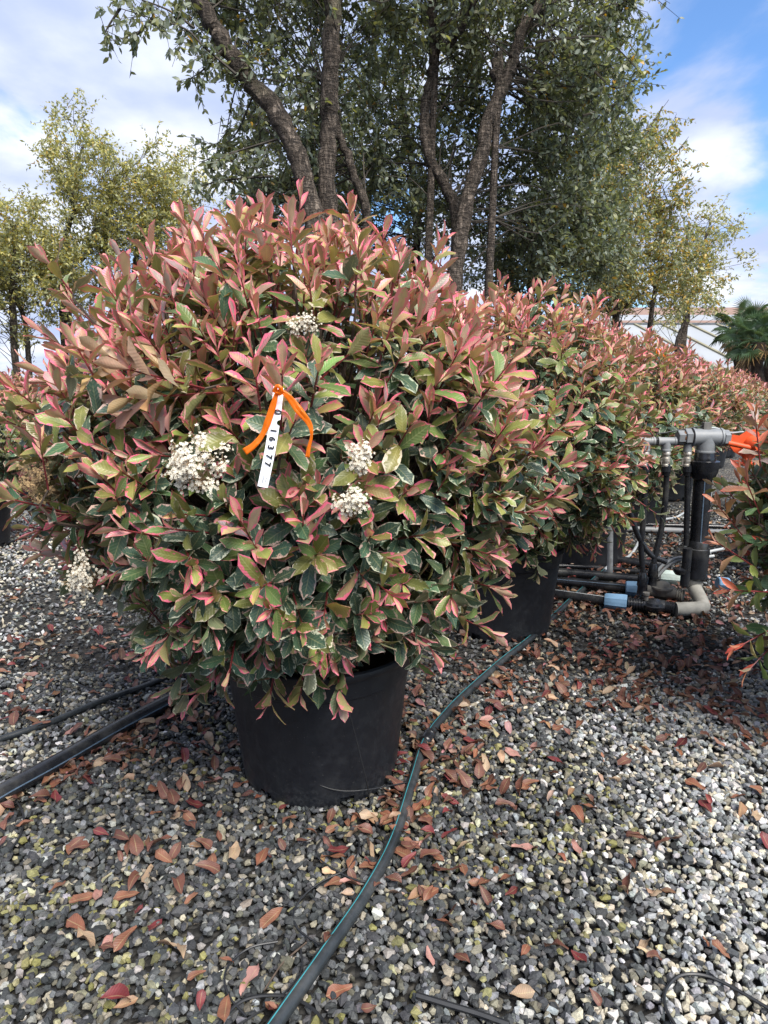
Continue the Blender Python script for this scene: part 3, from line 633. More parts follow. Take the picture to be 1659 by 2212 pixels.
# ------------------------------------------------------------------ flower heads, tag and ribbon
def floret(c, nrm, r, mb, rs):
    nrm = unit(nrm); e1 = unit(np.cross(nrm, [0.2, 0.5, 0.8])); e2 = np.cross(nrm, e1); a0 = rs.random() * 6.28
    V = [c]; F = []
    for p in range(5):
        a = a0 + p * 1.2566
        for da, rr, h in ((-0.42, 0.75, 0.12), (0.0, 1.0, 0.22), (0.42, 0.75, 0.12)):
            V.append(c + (math.cos(a + da) * e1 + math.sin(a + da) * e2) * r * rr + nrm * r * h)
        F.append((0, 1 + 3 * p, 2 + 3 * p, 3 + 3 * p))
    mb.add(V, F)
for q, (px, py, Y, rx, ry, kind) in enumerate(FLOWERS):
    rs = np.random.default_rng(200 + q); c0 = at(px, py, Y); sc = Y / F0 * 1.02
    st = MB(); fl = MB(); base = c0 + np.array([0, 0.09, -0.06]); big = rx * sc
    nb = int(26 * max(0.5, rx * ry / 3000))
    for b in range(nb):
        t = rs.random() * 6.283; r = math.sqrt(rs.random())
        hub = c0 + np.array([math.cos(t) * r * rx * sc * 0.86, -0.012 - 0.05 * (1 - r * r) * (rx * sc / 0.06) + 0.015 * rs.standard_normal(), math.sin(t) * r * ry * sc * 0.86])
        st.tube(smooth_path([base, base * 0.5 + hub * 0.5 + np.array([0, 0, -0.01]), hub], 2), [0.0014, 0.0012, 0.001, 0.0008, 0.0007], 4, False)
        for f in range(16):
            o_ = rs.standard_normal(3) * 0.0095 + np.array([0, -0.006, 0.002]); p = hub + o_
            st.tube(np.array([hub, p]), 0.0005, 3, False)
            floret(p, unit(np.array([0, -0.8, 0.5]) + 60 * o_ * 0.9), (0.0044 if kind == 0 else 0.0034) * (0.8 + 0.4 * rs.random()), fl, rs)
    o = st.build('flower_cluster', M_STALK, shrub1, True, O1); tag(o, ('white flower cluster', 'withered brown flower cluster', 'fading cream flower cluster')[kind])
    tag(fl.build('blossoms', M_FADED if kind == 1 else M_PETAL, o, False, O1), kind='stuff')

tl = at(591, 834, TAG_Y); TL = 0.222; TW = 0.0230
t_dn = unit(at(560, 1036, TAG_Y - 0.02) - at(592, 838, TAG_Y)); t_rt = unit(np.cross(np.cross(t_dn, [0.96, 0.10, 0.15]), t_dn)) ; t_n = np.cross(t_rt, t_dn)
if t_n[1] > 0: t_n = -t_n
def tag_pt(s, t, h=0.0):              # s metres down, t metres right
    bend = 0.012 * math.sin(s / TL * 3.0) ; side = -0.004 * math.sin(s / TL * 3.14)
    return tl + t_dn * s + t_rt * (t + side * -1) + t_n * (bend * 0.6 + 0.0025 * math.cos((t / TW - 0.5) * 2.5) + h)
outline = [(0.0, t * TW) for t in np.linspace(0, 1, 5)]
s_n, r_n = 0.345 * TL, 0.0066
right = [(s, TW) for s in np.linspace(0, s_n - r_n, 10)[1:]] + [(s_n - r_n * math.cos(a), TW - r_n * math.sin(a)) for a in np.linspace(0, math.pi, 11)[1:]] + [(s, TW) for s in np.linspace(s_n + r_n, TL, 18)[1:]]
outline = [(0.0, t * TW) for t in np.linspace(0, 1, 5)] + right + [(TL, t * TW) for t in np.linspace(1, 0, 5)[1:]] + [(s, 0.0) for s in np.linspace(TL, 0, 26)[1:-1]]
def curve_mesh(name, polys):          # filled flat shape from closed outlines, holes included
    cu = bpy.data.curves.new(name, 'CURVE'); cu.dimensions = '2D'; cu.fill_mode = 'BOTH'
    for pl in polys:
        sp = cu.splines.new('POLY'); sp.points.add(len(pl) - 1); sp.use_cyclic_u = True
        for i_, (s_, t_) in enumerate(pl): sp.points[i_].co = (t_, -s_, 0, 1)
    return cu
def to_mesh(cu, nm):
    o = bpy.data.objects.new(nm, cu); col.objects.link(o); dg = bpy.context.evaluated_depsgraph_get(); dg.update()
    me = bpy.data.meshes.new_from_object(o.evaluated_get(dg)); bpy.data.objects.remove(o); return me
hole = [(0.012 + 0.0042 * math.sin(a), TW * 0.5 + 0.0042 * math.cos(a)) for a in np.linspace(0, 2 * math.pi, 14)[:-1]]
me = to_mesh(curve_mesh('tag_outline', [outline, hole]), 'tag')
tag_root = empty('number_tag', tl); tag(tag_root, 'white plastic strip tag printed 016377 hanging in the front shrub', 'tag')
def bend_onto(me, h):
    for v in me.vertices: v.co = Vector(tag_pt(-v.co.y, v.co.x, h) - tl)
bend_onto(me, 0.0); me.materials.append(M_TAG); to = link('strip', me, tag_root)
md = to.modifiers.new('thickness', 'SOLIDIFY'); md.thickness = 0.0005; md.offset = 1 if False else -1
def tag_text(txt, s0, t0, size, gap=1.0, bold=0.0):
    cu = bpy.data.curves.new('print', 'FONT'); cu.body = txt; cu.size = size; cu.align_x = 'CENTER'; cu.align_y = 'CENTER'; cu.space_character = gap; cu.offset = bold
    me = to_mesh(cu, 'print')
    for v in me.vertices: a, b = v.co.x, v.co.y; v.co = Vector((t0 + b, -(s0 + a), 0))      # reads downwards, glyph tops to the right
    for h_ in (0.0008,):
        bend_onto(me, h_)
    me.materials.append(M_INK); link('print', me, tag_root)
tag_text('0', 0.243 * TL, TW * 0.66, 0.0215, bold=0.0006)
for ch, s_ in zip('16377', (0.43, 0.512, 0.597, 0.69, 0.765)): tag_text(ch, s_ * TL, TW * 0.50, 0.0185, bold=0.0007)
tag_text('ANDREA', 0.925 * TL, TW * 0.40, 0.0040); tag_text('21 04 2025', 0.918 * TL, TW * 0.68, 0.0034)

rib_root = empty('orange_ribbon', at(601, 840, TAG_Y - 0.008)); tag(rib_root, 'bright orange plastic ribbon knotted over the white number tag', 'ribbon', 'orange ribbons')
def ribbon(pts, wid, name, parent, origin, foldk=0.3):
    P = smooth_path([p[0] for p in pts], 6); Wd = np.interp(np.linspace(0, 1, len(P)), np.linspace(0, 1, len(wid)), wid); V = []
    T = unit(np.gradient(P, axis=0))
    for i_ in range(len(P)):
        sd = unit(np.cross(T[i_], [0.15 * math.sin(i_ * 0.7), -1, 0.1])); nn = np.cross(sd, T[i_])
        for u_, z_ in ((-0.5, 0.0), (-0.2, foldk * 0.3 * math.sin(i_ * 0.6)), (0.15, -foldk * 0.35), (0.5, foldk * 0.1)): V.append(P[i_] + sd * Wd[i_] * u_ + nn * Wd[i_] * z_)
    F = [(i_ * 4 + j_, i_ * 4 + j_ + 1, i_ * 4 + 5 + j_, i_ * 4 + 4 + j_) for i_ in range(len(P) - 1) for j_ in range(3)]
    mb = MB(); mb.add(V, F); o = mb.build(name, M_RIBBON, parent, True, origin); md = o.modifiers.new('thickness', 'SOLIDIFY'); md.thickness = 0.0003
    return o
ro = np.array(rib_root.location); yb = TAG_Y - 0.022
ribbon([(at(600, 841, yb),), (at(590, 875, yb),), (at(578, 912, yb),), (at(566, 940, yb),), (at(548, 962, yb - .005),), (at(528, 976, yb - .008),)], [0.006, 0.014, 0.015, 0.011, 0.014, 0.016], 'tail', rib_root, ro)
ribbon([(at(602, 840, yb),), (at(622, 856, yb),), (at(645, 885, yb),), (at(668, 915, yb),), (at(673, 940, yb),), (at(667, 968, yb),), (at(664, 988, yb),)], [0.006, 0.013, 0.018, 0.012, 0.006, 0.008, 0.010], 'tail', rib_root, ro)
kn = MB(); kn.tube(smooth_path([at(592, 846, yb + .004), at(598, 834, yb - .004), at(607, 838, yb - .008), at(606, 849, yb - .004), at(597, 850, yb)], 5), 0.0042, 7, True, 0.18); kn.build('knot', M_RIBBON, rib_root, True, ro)
r2 = empty('orange_ribbon', at(1420, 752, 4.62)); tag(r2, 'orange ribbon tied high on a shrub down the row', 'ribbon', 'orange ribbons'); r2o = np.array(r2.location)
for yk, tail in enumerate(([(1420, 752), (1434, 765), (1445, 780), (1443, 800)], [(1419, 753), (1421, 765), (1419, 778)])):
    ribbon([(at(a_, b_, 6.0),) for a_, b_ in tail], [0.022, 0.03, 0.026, 0.03], 'tail', r2, r2o)

# ------------------------------------------------------------------ cork oaks
OAK = dict(dark=((0.155, 0.188, 0.130), (0.185, 0.212, 0.150), (0.135, 0.165, 0.122), (0.240, 0.252, 0.120)),
           pale=((0.38, 0.36, 0.13), (0.30, 0.305, 0.145), (0.46, 0.40, 0.12), (0.24, 0.26, 0.145)),
           gold=((0.29, 0.285, 0.12), (0.44, 0.30, 0.075), (0.24, 0.265, 0.135), (0.20, 0.225, 0.13)))
OV = np.array([(0, 0, 0), (-0.20, 0.28, 0.05), (0.0, 0.30, -0.02), (0.20, 0.28, 0.05), (-0.19, 0.62, 0.02), (0, 0.64, -0.05), (0.19, 0.62, 0.02), (0, 1.0, -0.12)])
OF = np.array([(0, 2, 1, 1), (0, 3, 2, 2), (1, 2, 5, 4), (2, 3, 6, 5), (4, 5, 7, 7), (5, 6, 7, 7)])
OT = np.array([(0, 3, 1), (1, 3, 6), (1, 6, 4), (4, 6, 7)])
OV4 = np.array([(0, 0, 0), (-0.21, 0.42, 0.05), (0.21, 0.42, 0.05), (0, 1.0, -0.1)]); OT4 = np.array([(0, 2, 1), (1, 2, 3)])
def make_tree(label, stems, blobs, n_cl, twigs, leaves, leaf, seed, pal, n_single=0, lo=False, Y0=6.0, group='cork oaks behind the shrubs', sprigs=(), droop=0.15, limb=0.42, push=0.0):
    rs = np.random.default_rng(seed)
    base = gr(stems[0][0][0], 815 + 1, 0); bx = at(stems[0][0][0], 900, Y0); O = np.array([bx[0], Y0, 0.0])
    root = empty('cork_oak', O); tag(root, label, 'tree', group)
    spine = []
    for si, st in enumerate(stems):
        pts = [at(p[0], p[1], Y0 + (p[3] if len(p) > 3 else 0)) for p in st]; rad = [p[2] * Y0 / F0 / 2 for p in st]
        if pts[0][2] > 0.4: pts = [np.array([pts[0][0] + (0.06 * rs.standard_normal()), pts[0][1], -0.02])] + pts; rad = [rad[0] * 1.25] + rad
        P = smooth_path(pts, 6); Rr = np.interp(np.linspace(0, 1, len(P)), np.linspace(0, 1, len(rad)), rad)
        P = P + 0.012 * rs.standard_normal(P.shape) * np.linspace(0, 1, len(P))[:, None]
        Rr = Rr * (1 + 0.06 * rs.standard_normal(len(P)))
        mb = MB(); mb.tube(P, Rr, 14 if not lo else 8, True, 0.035, rs); mb.build('trunk', M_BARK, root, True, O); spine.append(np.column_stack([P, Rr]))
    spine = np.vstack(spine); hi = spine[spine[:, 2] > 1.6]
    br = MB(); LP, LD, LN = [], [], []; wts = np.array([b[3] * b[4] * b[5] for b in blobs], float) ** 0.75; wts /= wts.sum()
    for c in range(n_cl):
        b = blobs[rs.choice(len(blobs), p=wts)]; ce = at(b[0], b[1], b[2] + push); e = unit(rs.standard_normal(3)) * (rs.random() ** 0.45)
        cc_ = ce + e * np.array([b[3] * b[2] / F0, b[5], b[4] * b[2] / F0])
        if cc_[2] < 1.0: continue
        dd = np.linalg.norm(hi[:, :3] - cc_ + np.array([0, 0, 0.35]), axis=1); j = np.argmin(dd + 0.25 * rs.random(len(dd))); h = hi[j]
        m1 = h[:3] * 0.5 + cc_ * 0.5 + 0.12 * rs.standard_normal(3) + np.array([0, 0, 0.05])
        path = smooth_path([h[:3], m1, cc_], 3); r0 = max(0.006, min(h[3] * 0.5, 0.010 + 0.010 * dd[j]) * limb * (0.55 if lo else 1.0))
        br.tube(path, np.linspace(r0, 0.004, len(path)), 5, False)
        dirc = unit(cc_ - h[:3])
        for t in range(twigs):
            td = unit(dirc * 0.6 + rs.standard_normal(3) * 0.85 + np.array([0, 0, 0.15 - droop * rs.random()])); tl_ = (0.22 + 0.26 * rs.random())
            p0 = cc_ + rs.standard_normal(3) * 0.05; p1 = p0 + td * tl_ * 0.5; p2 = p0 + td * tl_ + np.array([0, 0, -droop * tl_])
            if not lo or t % 4 == 0: br.tube(np.array([p0, p1, p2]), [0.004, 0.003, 0.0015], 3, False)
            s = rs.random(leaves); q = p0 + (p1 - p0) * np.minimum(s * 2, 1)[:, None] + (p2 - p1) * np.maximum(s * 2 - 1, 0)[:, None]
            l = unit(td * 0.55 + rs.standard_normal((leaves, 3)) * 0.75 + np.array([0, 0, -0.2]))
            LP.append(q); LD.append(l); LN.append(np.array([0, 0, 0.7]) + 0.7 * rs.standard_normal((leaves, 3)))
    for sp in sprigs:                      # single hanging sprays seen against the sky
        P = smooth_path([at(p[0], p[1], Y0 + sp[1]) for p in sp[0]], 6); br.tube(P, np.linspace(0.011, 0.003, len(P)), 5, False)
        for k in range(sp[2]):
            f = 0.12 + 0.88 * rs.random(); p = P[int(f * (len(P) - 1))]; td = unit(rs.standard_normal(3) * np.array([0.8, 0.8, 0.6]) + np.array([0, 0, -0.35])); ln = 0.10 + 0.22 * rs.random()
            br.tube(np.array([p, p + td * ln]), [0.003, 0.0015], 3, False); nn = int(5 + 6 * rs.random()); s = rs.random(nn)[:, None]
            LP.append(p + td * ln * s); LD.append(unit(td * 0.6 + rs.standard_normal((nn, 3)) * 0.6 + np.array([0, 0, -0.5]))); LN.append(rs.standard_normal((nn, 3)))
    br.build('branches', M_TWIG if not lo else M_TWIG, root, True, O)
    LP, LD, LN = np.vstack(LP), np.vstack(LD), np.vstack(LN); n = len(LP); R = frames(LD, LN); S = leaf * (0.65 + 0.6 * rs.random(n))
    BV, BT = (OV4, OT4) if lo else (OV, OT)
    cols = np.array(OAK[pal])[rs.integers(0, 4, n)] * (0.7 + 0.6 * rs.random((n, 1)))
    yel = rs.random(n) < (0.012 if pal == 'dark' else 0.035); cols[yel] = np.array((0.45, 0.26, 0.03)) * (0.6 + 0.6 * rs.random((yel.sum(), 1)))
    single = np.zeros(n, bool)
    if n_single:
        qx, qy, dep = project(LP); ins = (qx > 0) & (qx < W0) & (qy > 0) & (qy < H0); ar = np.abs(np.sum(unit(CAM - LP) * R[:, :, 2], -1)) * S / dep ** 1.3 * ins
        single[np.argsort(-ar)[:n_single]] = True
    k = ~single; nk = int(k.sum()); kk = len(BV)
    V = np.einsum('nij,kj->nki', R[k], BV) * S[k][:, None, None] + (LP[k] - O)[:, None, :]
    F = (BT[None] + (np.arange(nk) * kk)[:, None, None]).reshape(-1, 3)
    me = np_mesh('crown', V.reshape(-1, 3), F, M_OAK, True, {'col': np.concatenate([np.repeat(cols[k], kk, 0), np.ones((nk * kk, 1))], 1)})
    tag(link('crown', me, root), kind='stuff')
    if n_single:
        vs = []
        for q in range(8): vs.append(np_mesh('leaf', OV, OT, M_OAK, True, {'col': np.tile(np.append(np.array(OAK[pal][q % 4]) * (0.75 + 0.5 * rs.random()), 1), (8, 1))}))
        for i_ in np.nonzero(single)[0]:
            o = link('leaf', vs[int(rs.integers(8))], root); mt = Matrix.Identity(4)
            for r_ in range(3):
                for c_ in range(3): mt[r_][c_] = R[i_][r_][c_] * S[i_]
                mt[r_][3] = LP[i_][r_] - O[r_]
            o.matrix_basis = mt
    return root
make_tree('cork oak with two thick rugged trunks rising from one base', [
    [(688, 640, 44), (682, 493, 42), (660, 400, 40), (636, 320, 38), (590, 235, 36), (520, 150, 34), (478, 80, 32), (430, 0, 28), (370, -110, 22), (300, -240, 14)],
    [(708, 640, 42, .12), (709, 483, 42, .12), (706, 390, 37, .1), (710, 300, 35, .1), (712, 190, 35, .05), (716, 33, 32, 0), (722, -110, 26, 0), (735, -260, 16, 0)],
    [(790, 560, 20, .5), (793, 467, 19, .5), (766, 383, 18, .5), (733, 283, 16, .5), (700, 180, 12, .6)]],
    [(560, 70, 6.0, 130, 130, 1.0), (640, 250, 6.0, 160, 130, 1.2), (540, 380, 6.2, 110, 110, 1.0), (760, 60, 6.0, 150, 150, 1.3), (500, -120, 6.0, 200, 150, 1.3), (720, 380, 6.5, 150, 110, 1.0), (760, -150, 6.0, 220, 160, 1.5), (580, 450, 6.6, 120, 70, .8)],
    165, 11, 12, 0.066, 301, 'dark', 240, Y0=6.0, push=0.9,
    sprigs=(([(510, 160), (440, 100), (400, 62), (330, 40), (260, 18)], -.2, 30), ([(480, 110), (440, 150), (410, 170)], -.1, 12), ([(420, 60), (360, 20), (250, -20)], -.1, 20), ([(330, 40), (300, 70), (285, 95)], -.2, 9), ([(260, 18), (235, 55), (225, 75)], -.2, 9), ([(600, 300), (500, 330), (430, 350)], 0, 18), ([(590, 380), (480, 390), (410, 410)], .1, 20)))
make_tree('cork oak leaning right behind the tagged shrub, with crooked forked trunk', [
    [(980, 650, 34), (990, 547, 30), (1014, 417, 28), (1042, 333, 28), (1053, 267, 27), (1080, 200, 25), (1103, 147, 23), (1120, 90, 21), (1140, 45, 18), (1170, 0, 15), (1210, -110, 10)],
    [(985, 530, 24, .3), (965, 410, 22, .3), (933, 350, 21, .3), (916, 283, 21, .3), (923, 200, 19, .3), (936, 140, 18, .3), (936, 0, 15, .2), (925, -130, 10, .2)],
    [(940, 145, 15, .3), (960, 110, 14, .2), (986, 77, 13, .1), (1020, 17, 11, 0), (1060, -80, 8, 0)], [(1076, 205, 14, 0), (1070, 170, 14, 0), (1066, 130, 13, 0)]],
    [(960, 60, 6.6, 170, 150, 1.3), (1130, 120, 6.6, 200, 150, 1.3), (1230, 60, 6.6, 130, 150, 1.1), (1000, 250, 6.9, 190, 140, 1.3), (1180, 330, 7.0, 150, 150, 1.2), (860, 330, 7.0, 110, 150, 1.0), (1000, 440, 7.2, 190, 110, 1.0), (1020, -140, 6.6, 260, 150, 1.6), (1260, -100, 6.8, 140, 120, 1.2), (1150, 480, 7.2, 120, 90, 1.0)],
    200, 11, 12, 0.066, 302, 'dark', 240, Y0=6.7, push=0.8,
    sprigs=(([(1160, 90), (1230, 82), (1300, 80), (1340, 110), (1385, 160)], -.4, 26), ([(1250, 60), (1320, 20), (1370, -10)], 0, 30), ([(1280, 150), (1330, 190), (1380, 165)], 0, 14), ([(1260, 250), (1320, 230), (1372, 205)], 0, 22)))
make_tree('slender cork oak seen through the gap between the two nearest oaks', [
    [(895, 620, 17), (900, 483, 16), (886, 333, 14), (870, 233, 12), (868, 120, 9)], [(905, 470, 10, 0), (940, 400, 9, .2), (930, 300, 7, .3)]],
    [(820, 150, 9.0, 160, 170, 1.2), (900, 330, 9.0, 160, 150, 1.2), (760, 380, 9.2, 140, 130, 1.0), (880, 500, 9.2, 170, 70, 1.0), (660, 470, 9.4, 170, 90, 1.0)],
    170, 10, 12, 0.068, 303, 'dark', 0, True, Y0=9.0)
make_tree('leafy cork oak with a straight dark trunk behind the second shrub', [
    [(1146, 660, 17), (1148, 547, 16), (1170, 440, 15), (1200, 333, 14), (1223, 290, 13), (1238, 190, 11), (1240, 100, 9), (1245, -30, 6)], [(1165, 640, 12, .4), (1185, 560, 11, .4), (1215, 470, 8, .4)]],
    [(1190, 560, 8.5, 120, 90, 1.0), (1180, 420, 8.6, 140, 110, 1.1), (1260, 300, 8.6, 90, 130, 1.0), (1280, 140, 8.6, 80, 120, 1.0), (1260, 500, 8.8, 100, 110, 1.0), (1060, 560, 8.6, 130, 70, 1.0)],
    190, 11, 13, 0.068, 304, 'dark', 0, True, Y0=8.5)
make_tree('cork oak with golden autumn tints and bare topmost twigs', [
    [(1330, 720, 14), (1335, 560, 12), (1340, 467, 11), (1368, 375, 9), (1400, 290, 6), (1430, 230, 3)], [(1405, 700, 11, .5), (1432, 530, 8, .5), (1450, 450, 6, .5)]],
    [(1380, 420, 12, 80, 120, 1.4), (1330, 550, 12, 90, 110, 1.5), (1420, 560, 12.3, 70, 110, 1.4), (1300, 400, 12, 70, 90, 1.2), (1440, 430, 12, 40, 80, 1.0), (1400, 650, 12.3, 110, 60, 1.2), (1270, 560, 12, 80, 110, 1.2), (1260, 660, 12, 110, 60, 1.2), (1350, 330, 12, 60, 80, 1.0)],
    200, 10, 13, 0.074, 305, 'gold', 0, True, Y0=12.0,
    sprigs=(([(1400, 290), (1420, 250), (1445, 215)], 0, 12), ([(1400, 340), (1440, 290), (1462, 245)], 0, 12), ([(1420, 380), (1460, 330), (1488, 295)], 0, 12), ([(1420, 460), (1460, 440), (1490, 430)], 0, 12)))
make_tree('small cork oak with open forked trunk in front of the greenhouse', [
    [(1462, 790, 17), (1468, 735, 16), (1480, 700, 14), (1484, 655, 13), (1476, 610, 10), (1480, 550, 7), (1490, 480, 4)], [(1484, 665, 11, 0), (1506, 634, 10, 0), (1513, 570, 7, 0), (1530, 490, 4, .2)]],
    [(1500, 520, 17, 70, 70, 1.6), (1540, 560, 17, 50, 70, 1.4), (1470, 600, 17, 55, 80, 1.4), (1550, 480, 17, 40, 40, 1.2), (1520, 660, 17, 70, 45, 1.0), (1430, 690, 17, 60, 50, 1.2)],
    85, 8, 11, 0.078, 306, 'pale', 0, True, Y0=17.0)
make_tree('broad pale cork oak with yellowing crown against the grey sky', [
    [(140, 760, 15), (136, 677, 14), (141, 625, 13), (147, 560, 11), (143, 508, 10), (156, 470, 8), (160, 390, 6), (180, 310, 4)], [(148, 610, 9, 0), (182, 555, 8, 0), (200, 510, 8, 0), (222, 470, 6, .2), (250, 380, 5, .2)],
    [(219, 700, 11, .5), (221, 600, 10, .5), (226, 520, 8, .5), (240, 400, 5, .5)]],
    [(190, 350, 13, 90, 90, 1.5), (270, 400, 13, 110, 110, 1.6), (150, 450, 13, 100, 110, 1.5), (340, 420, 13.2, 80, 90, 1.3), (230, 550, 13, 150, 90, 1.5), (130, 600, 13, 110, 70, 1.3), (300, 520, 13.4, 110, 100, 1.3)],
    230, 11, 13, 0.070, 307, 'pale', 0, True, Y0=13.0)
make_tree('drooping cork oak at the left end of the back row', [
    [(35, 800, 15), (29, 690, 14), (27, 612, 12), (34, 560, 8), (20, 480, 5)], [(60, 760, 11, .4), (52, 690, 10, .4), (20, 620, 7, .4), (-40, 560, 5, .4)]],
    [(20, 560, 12, 90, 90, 1.4), (70, 520, 12, 70, 80, 1.3), (-60, 520, 12, 110, 130, 1.5), (60, 640, 12.2, 110, 80, 1.2), (-20, 690, 12, 110, 60, 1.2)],
    140, 11, 13, 0.070, 308, 'pale', 0, True, Y0=12.0)
make_tree('thin cork oak with two mossy stems between the pale oak and the rugged one', [
    [(285, 760, 12), (290, 600, 11), (298, 530, 10), (305, 503, 9), (320, 462, 8), (345, 400, 5)], [(322, 720, 11, .3), (326, 560, 10, .3), (332, 480, 7, .3), (335, 400, 4, .3)]],
    [(370, 430, 14, 80, 100, 1.4), (380, 550, 14, 80, 80, 1.3), (430, 500, 14, 70, 80, 1.2), (330, 630, 14, 110, 60, 1.2)],
    75, 9, 11, 0.070, 309, 'pale', 0, True, Y0=14.0)


# ------------------------------------------------------------------ fallen leaves
def dry_set():
    rs = np.random.default_rng(400); out = []
    kinds = {'rust': ((0.19, 0.070, 0.040), (0.23, 0.095, 0.055), (0.13, 0.050, 0.035)), 'tan': ((0.27, 0.15, 0.085), (0.34, 0.23, 0.15)), 'crimson': ((0.12, 0.020, 0.022), (0.17, 0.028, 0.032)), 'pink': ((0.40, 0.20, 0.17), (0.30, 0.12, 0.11))}
    for kd, cs in kinds.items():
        for q in range({'rust': 10, 'tan': 5, 'crimson': 4, 'pink': 3}[kd]):
            V, F, UV = leaf_grid(2, 6, rs, 0.38 + 0.16 * rs.random(), 0.15 + 0.6 * rs.random(), -0.9 + 1.9 * rs.random(), 0.08 + 0.10 * rs.random(), twist=0.7 * rs.standard_normal())
            V = V - np.array([0, 0.5, 0]); V[:, 2] -= V[:, 2].min(); UV[:, 2] = rs.random(); n = len(V); c = pick(rs, *cs)
            out.append((kd, dict(V=V, F=F, UV=UV, col=np.tile(np.append(c, 1), (n, 1)), edge=np.tile(np.append(c * 0.75, 0.25), (n, 1)), mesh=None)))
    return out
DRY = dry_set()
rs = np.random.default_rng(401)
def litter(n):
    """where leaves gather: by the hose, round the pots, under the manifold, and thinly everywhere"""
    k = rs.random(n); P = np.zeros((n, 2))
    a = k < 0.42
    m = a.sum(); P[a] = np.stack(scatter(1.25, 3.8, 60, rs, 0.0), -1)[rs.integers(0, 300, m)] + rs.standard_normal((m, 2)) * 0.12
    hose = np.array([gr(*q)[:2] for q in ((800, 1900), (860, 1810), (900, 1690), (930, 1600), (1000, 1510), (1100, 1430), (1200, 1330))])
    b = (k >= 0.42) & (k < 0.58); m = b.sum(); i = rs.integers(0, len(hose) - 1, m); f = rs.random((m, 1)); P[b] = hose[i] * (1 - f) + hose[i + 1] * f + rs.standard_normal((m, 2)) * np.array([0.16, 0.16])
    c = (k >= 0.58) & (k < 0.68); m = c.sum(); P[c] = POT1 + unit(rs.standard_normal((m, 2))) * (0.30 + 0.35 * rs.random((m, 1)))
    d = (k >= 0.68) & (k < 0.80); m = d.sum(); pipe = np.array([gr(*q)[:2] for q in ((0, 1735), (200, 1640), (420, 1510))]); i = rs.integers(0, 2, m); f = rs.random((m, 1)); P[d] = pipe[i] * (1 - f) + pipe[i + 1] * f + rs.standard_normal((m, 2)) * np.array([0.06, 0.10]) + np.array([0.05, -0.04])
    e = k >= 0.80; m = e.sum(); P[e] = np.array([gr(*q)[:2] for q in ((1300, 1330), (1400, 1340), (1250, 1400), (1480, 1390), (1550, 1500), (1350, 1500), (1620, 1590))])[rs.integers(0, 7, m)] + rs.standard_normal((m, 2)) * 0.20
    return P
P = litter(1250); qx, qy, dep = project(np.column_stack([P, np.zeros(len(P))]))
ok = (qx > -40) & (qx < W0 + 40) & (qy < H0 + 30) & (P[:, 1] > 1.2) & (np.hypot(*(P - POT1).T) > 0.31); P = P[ok]; dep = dep[ok]
S_ = 0.042 + 0.046 * rs.random(len(P)) ** 1.2; ordr = np.argsort(-S_ / dep); one, rest = ordr[:290], ordr[290:]
LBL = {'rust': 'rust-brown curled dry leaf fallen', 'tan': 'pale tan dry leaf fallen', 'crimson': 'dark crimson leaf fallen', 'pink': 'salmon-pink leaf fallen'}
_hs = np.array([gr(*q)[:2] for q in ((600, 2205), (650, 2130), (700, 2062), (745, 1990), (790, 1930), (850, 1815), (890, 1690), (920, 1600), (965, 1540), (1015, 1490), (1085, 1428), (1155, 1372), (1235, 1295), (1306, 1234))])
_pp = np.array([gr(*q)[:2] for q in ((0, 1716), (120, 1650), (260, 1570), (420, 1487))])
def where(p):
    if np.hypot(*(p - POT1)) < 0.55: return ' at the foot of the front pot'
    if np.min(np.hypot(*(_hs - p).T)) < 0.16: return ' close beside the cyan-striped hose'
    if np.min(np.hypot(*(_pp - p).T)) < 0.22: return ' along the thick black pipe'
    if p[1] > 3.2: return ' on the gravel near the manifold'
    if wetness(p[0], p[1]) < 0.5: return ' on the pale dry gravel'
    return ' on the damp mossy gravel'

kw = np.array([{'rust': 1.0, 'tan': 0.55, 'crimson': 0.3, 'pink': 0.2}[d_[0]] for d_ in DRY]); kw /= kw.sum()
for i in one:
    q = int(rs.choice(len(DRY), p=kw)); kd, v = DRY[q]
    o = link('fallen_leaf', variant_mesh(v, M_DRY, 'fallen_leaf')); w_ = where(P[i]); tag(o, LBL[kd] + w_, 'leaf', kd + ' leaves fallen' + w_)
    o.location = (P[i][0], P[i][1], 0.008 + 0.006 * rs.random()); o.rotation_euler = (0.22 * rs.standard_normal(), 0.22 * rs.standard_normal() + (math.pi if rs.random() < 0.0 else 0), rs.random() * 6.28); o.scale = (S_[i],) * 3
def litter_mesh(P, S, name, z0=0.008):
    n = len(P); ya = rs.random(n) * 6.283; l = np.stack([np.cos(ya), np.sin(ya), 0.2 * rs.standard_normal(n)], -1); nr = np.array([0, 0, 1.0]) + 0.28 * rs.standard_normal((n, 3))
    return assemble([d_[1] for d_ in DRY], rs.choice(len(DRY), n, p=kw), frames(l, nr), np.column_stack([P, z0 + 0.008 * rs.random(n)]), S, M_DRY, name, np.zeros(3), rs)
tag(link('leaf_litter', litter_mesh(P[rest], S_[rest], 'leaf_litter')), 'thin scatter of small reddish dry leaves over the gravel', 'leaf litter', kind='stuff')
pts = []
for (cx_, cy_, sx_, sy_, n) in ((1.3, 4.35, 0.75, 0.20, 420), (1.6, 5.3, 0.8, 0.5, 500), (2.6, 6.6, 1.0, 0.7, 350), (0.75, 3.2, 0.55, 0.35, 160), (-3.2, 6.6, 1.2, 0.5, 260), (-2.6, 5.6, 1.0, 0.8, 120), (1.9, 3.4, 0.4, 0.5, 90), (-1.6, 3.6, 0.8, 0.6, 120)):
    pts.append(np.array([cx_, cy_]) + rs.standard_normal((n, 2)) * np.array([sx_, sy_]))
pts = np.vstack(pts); pts = pts[pts[:, 1] > 2.9]
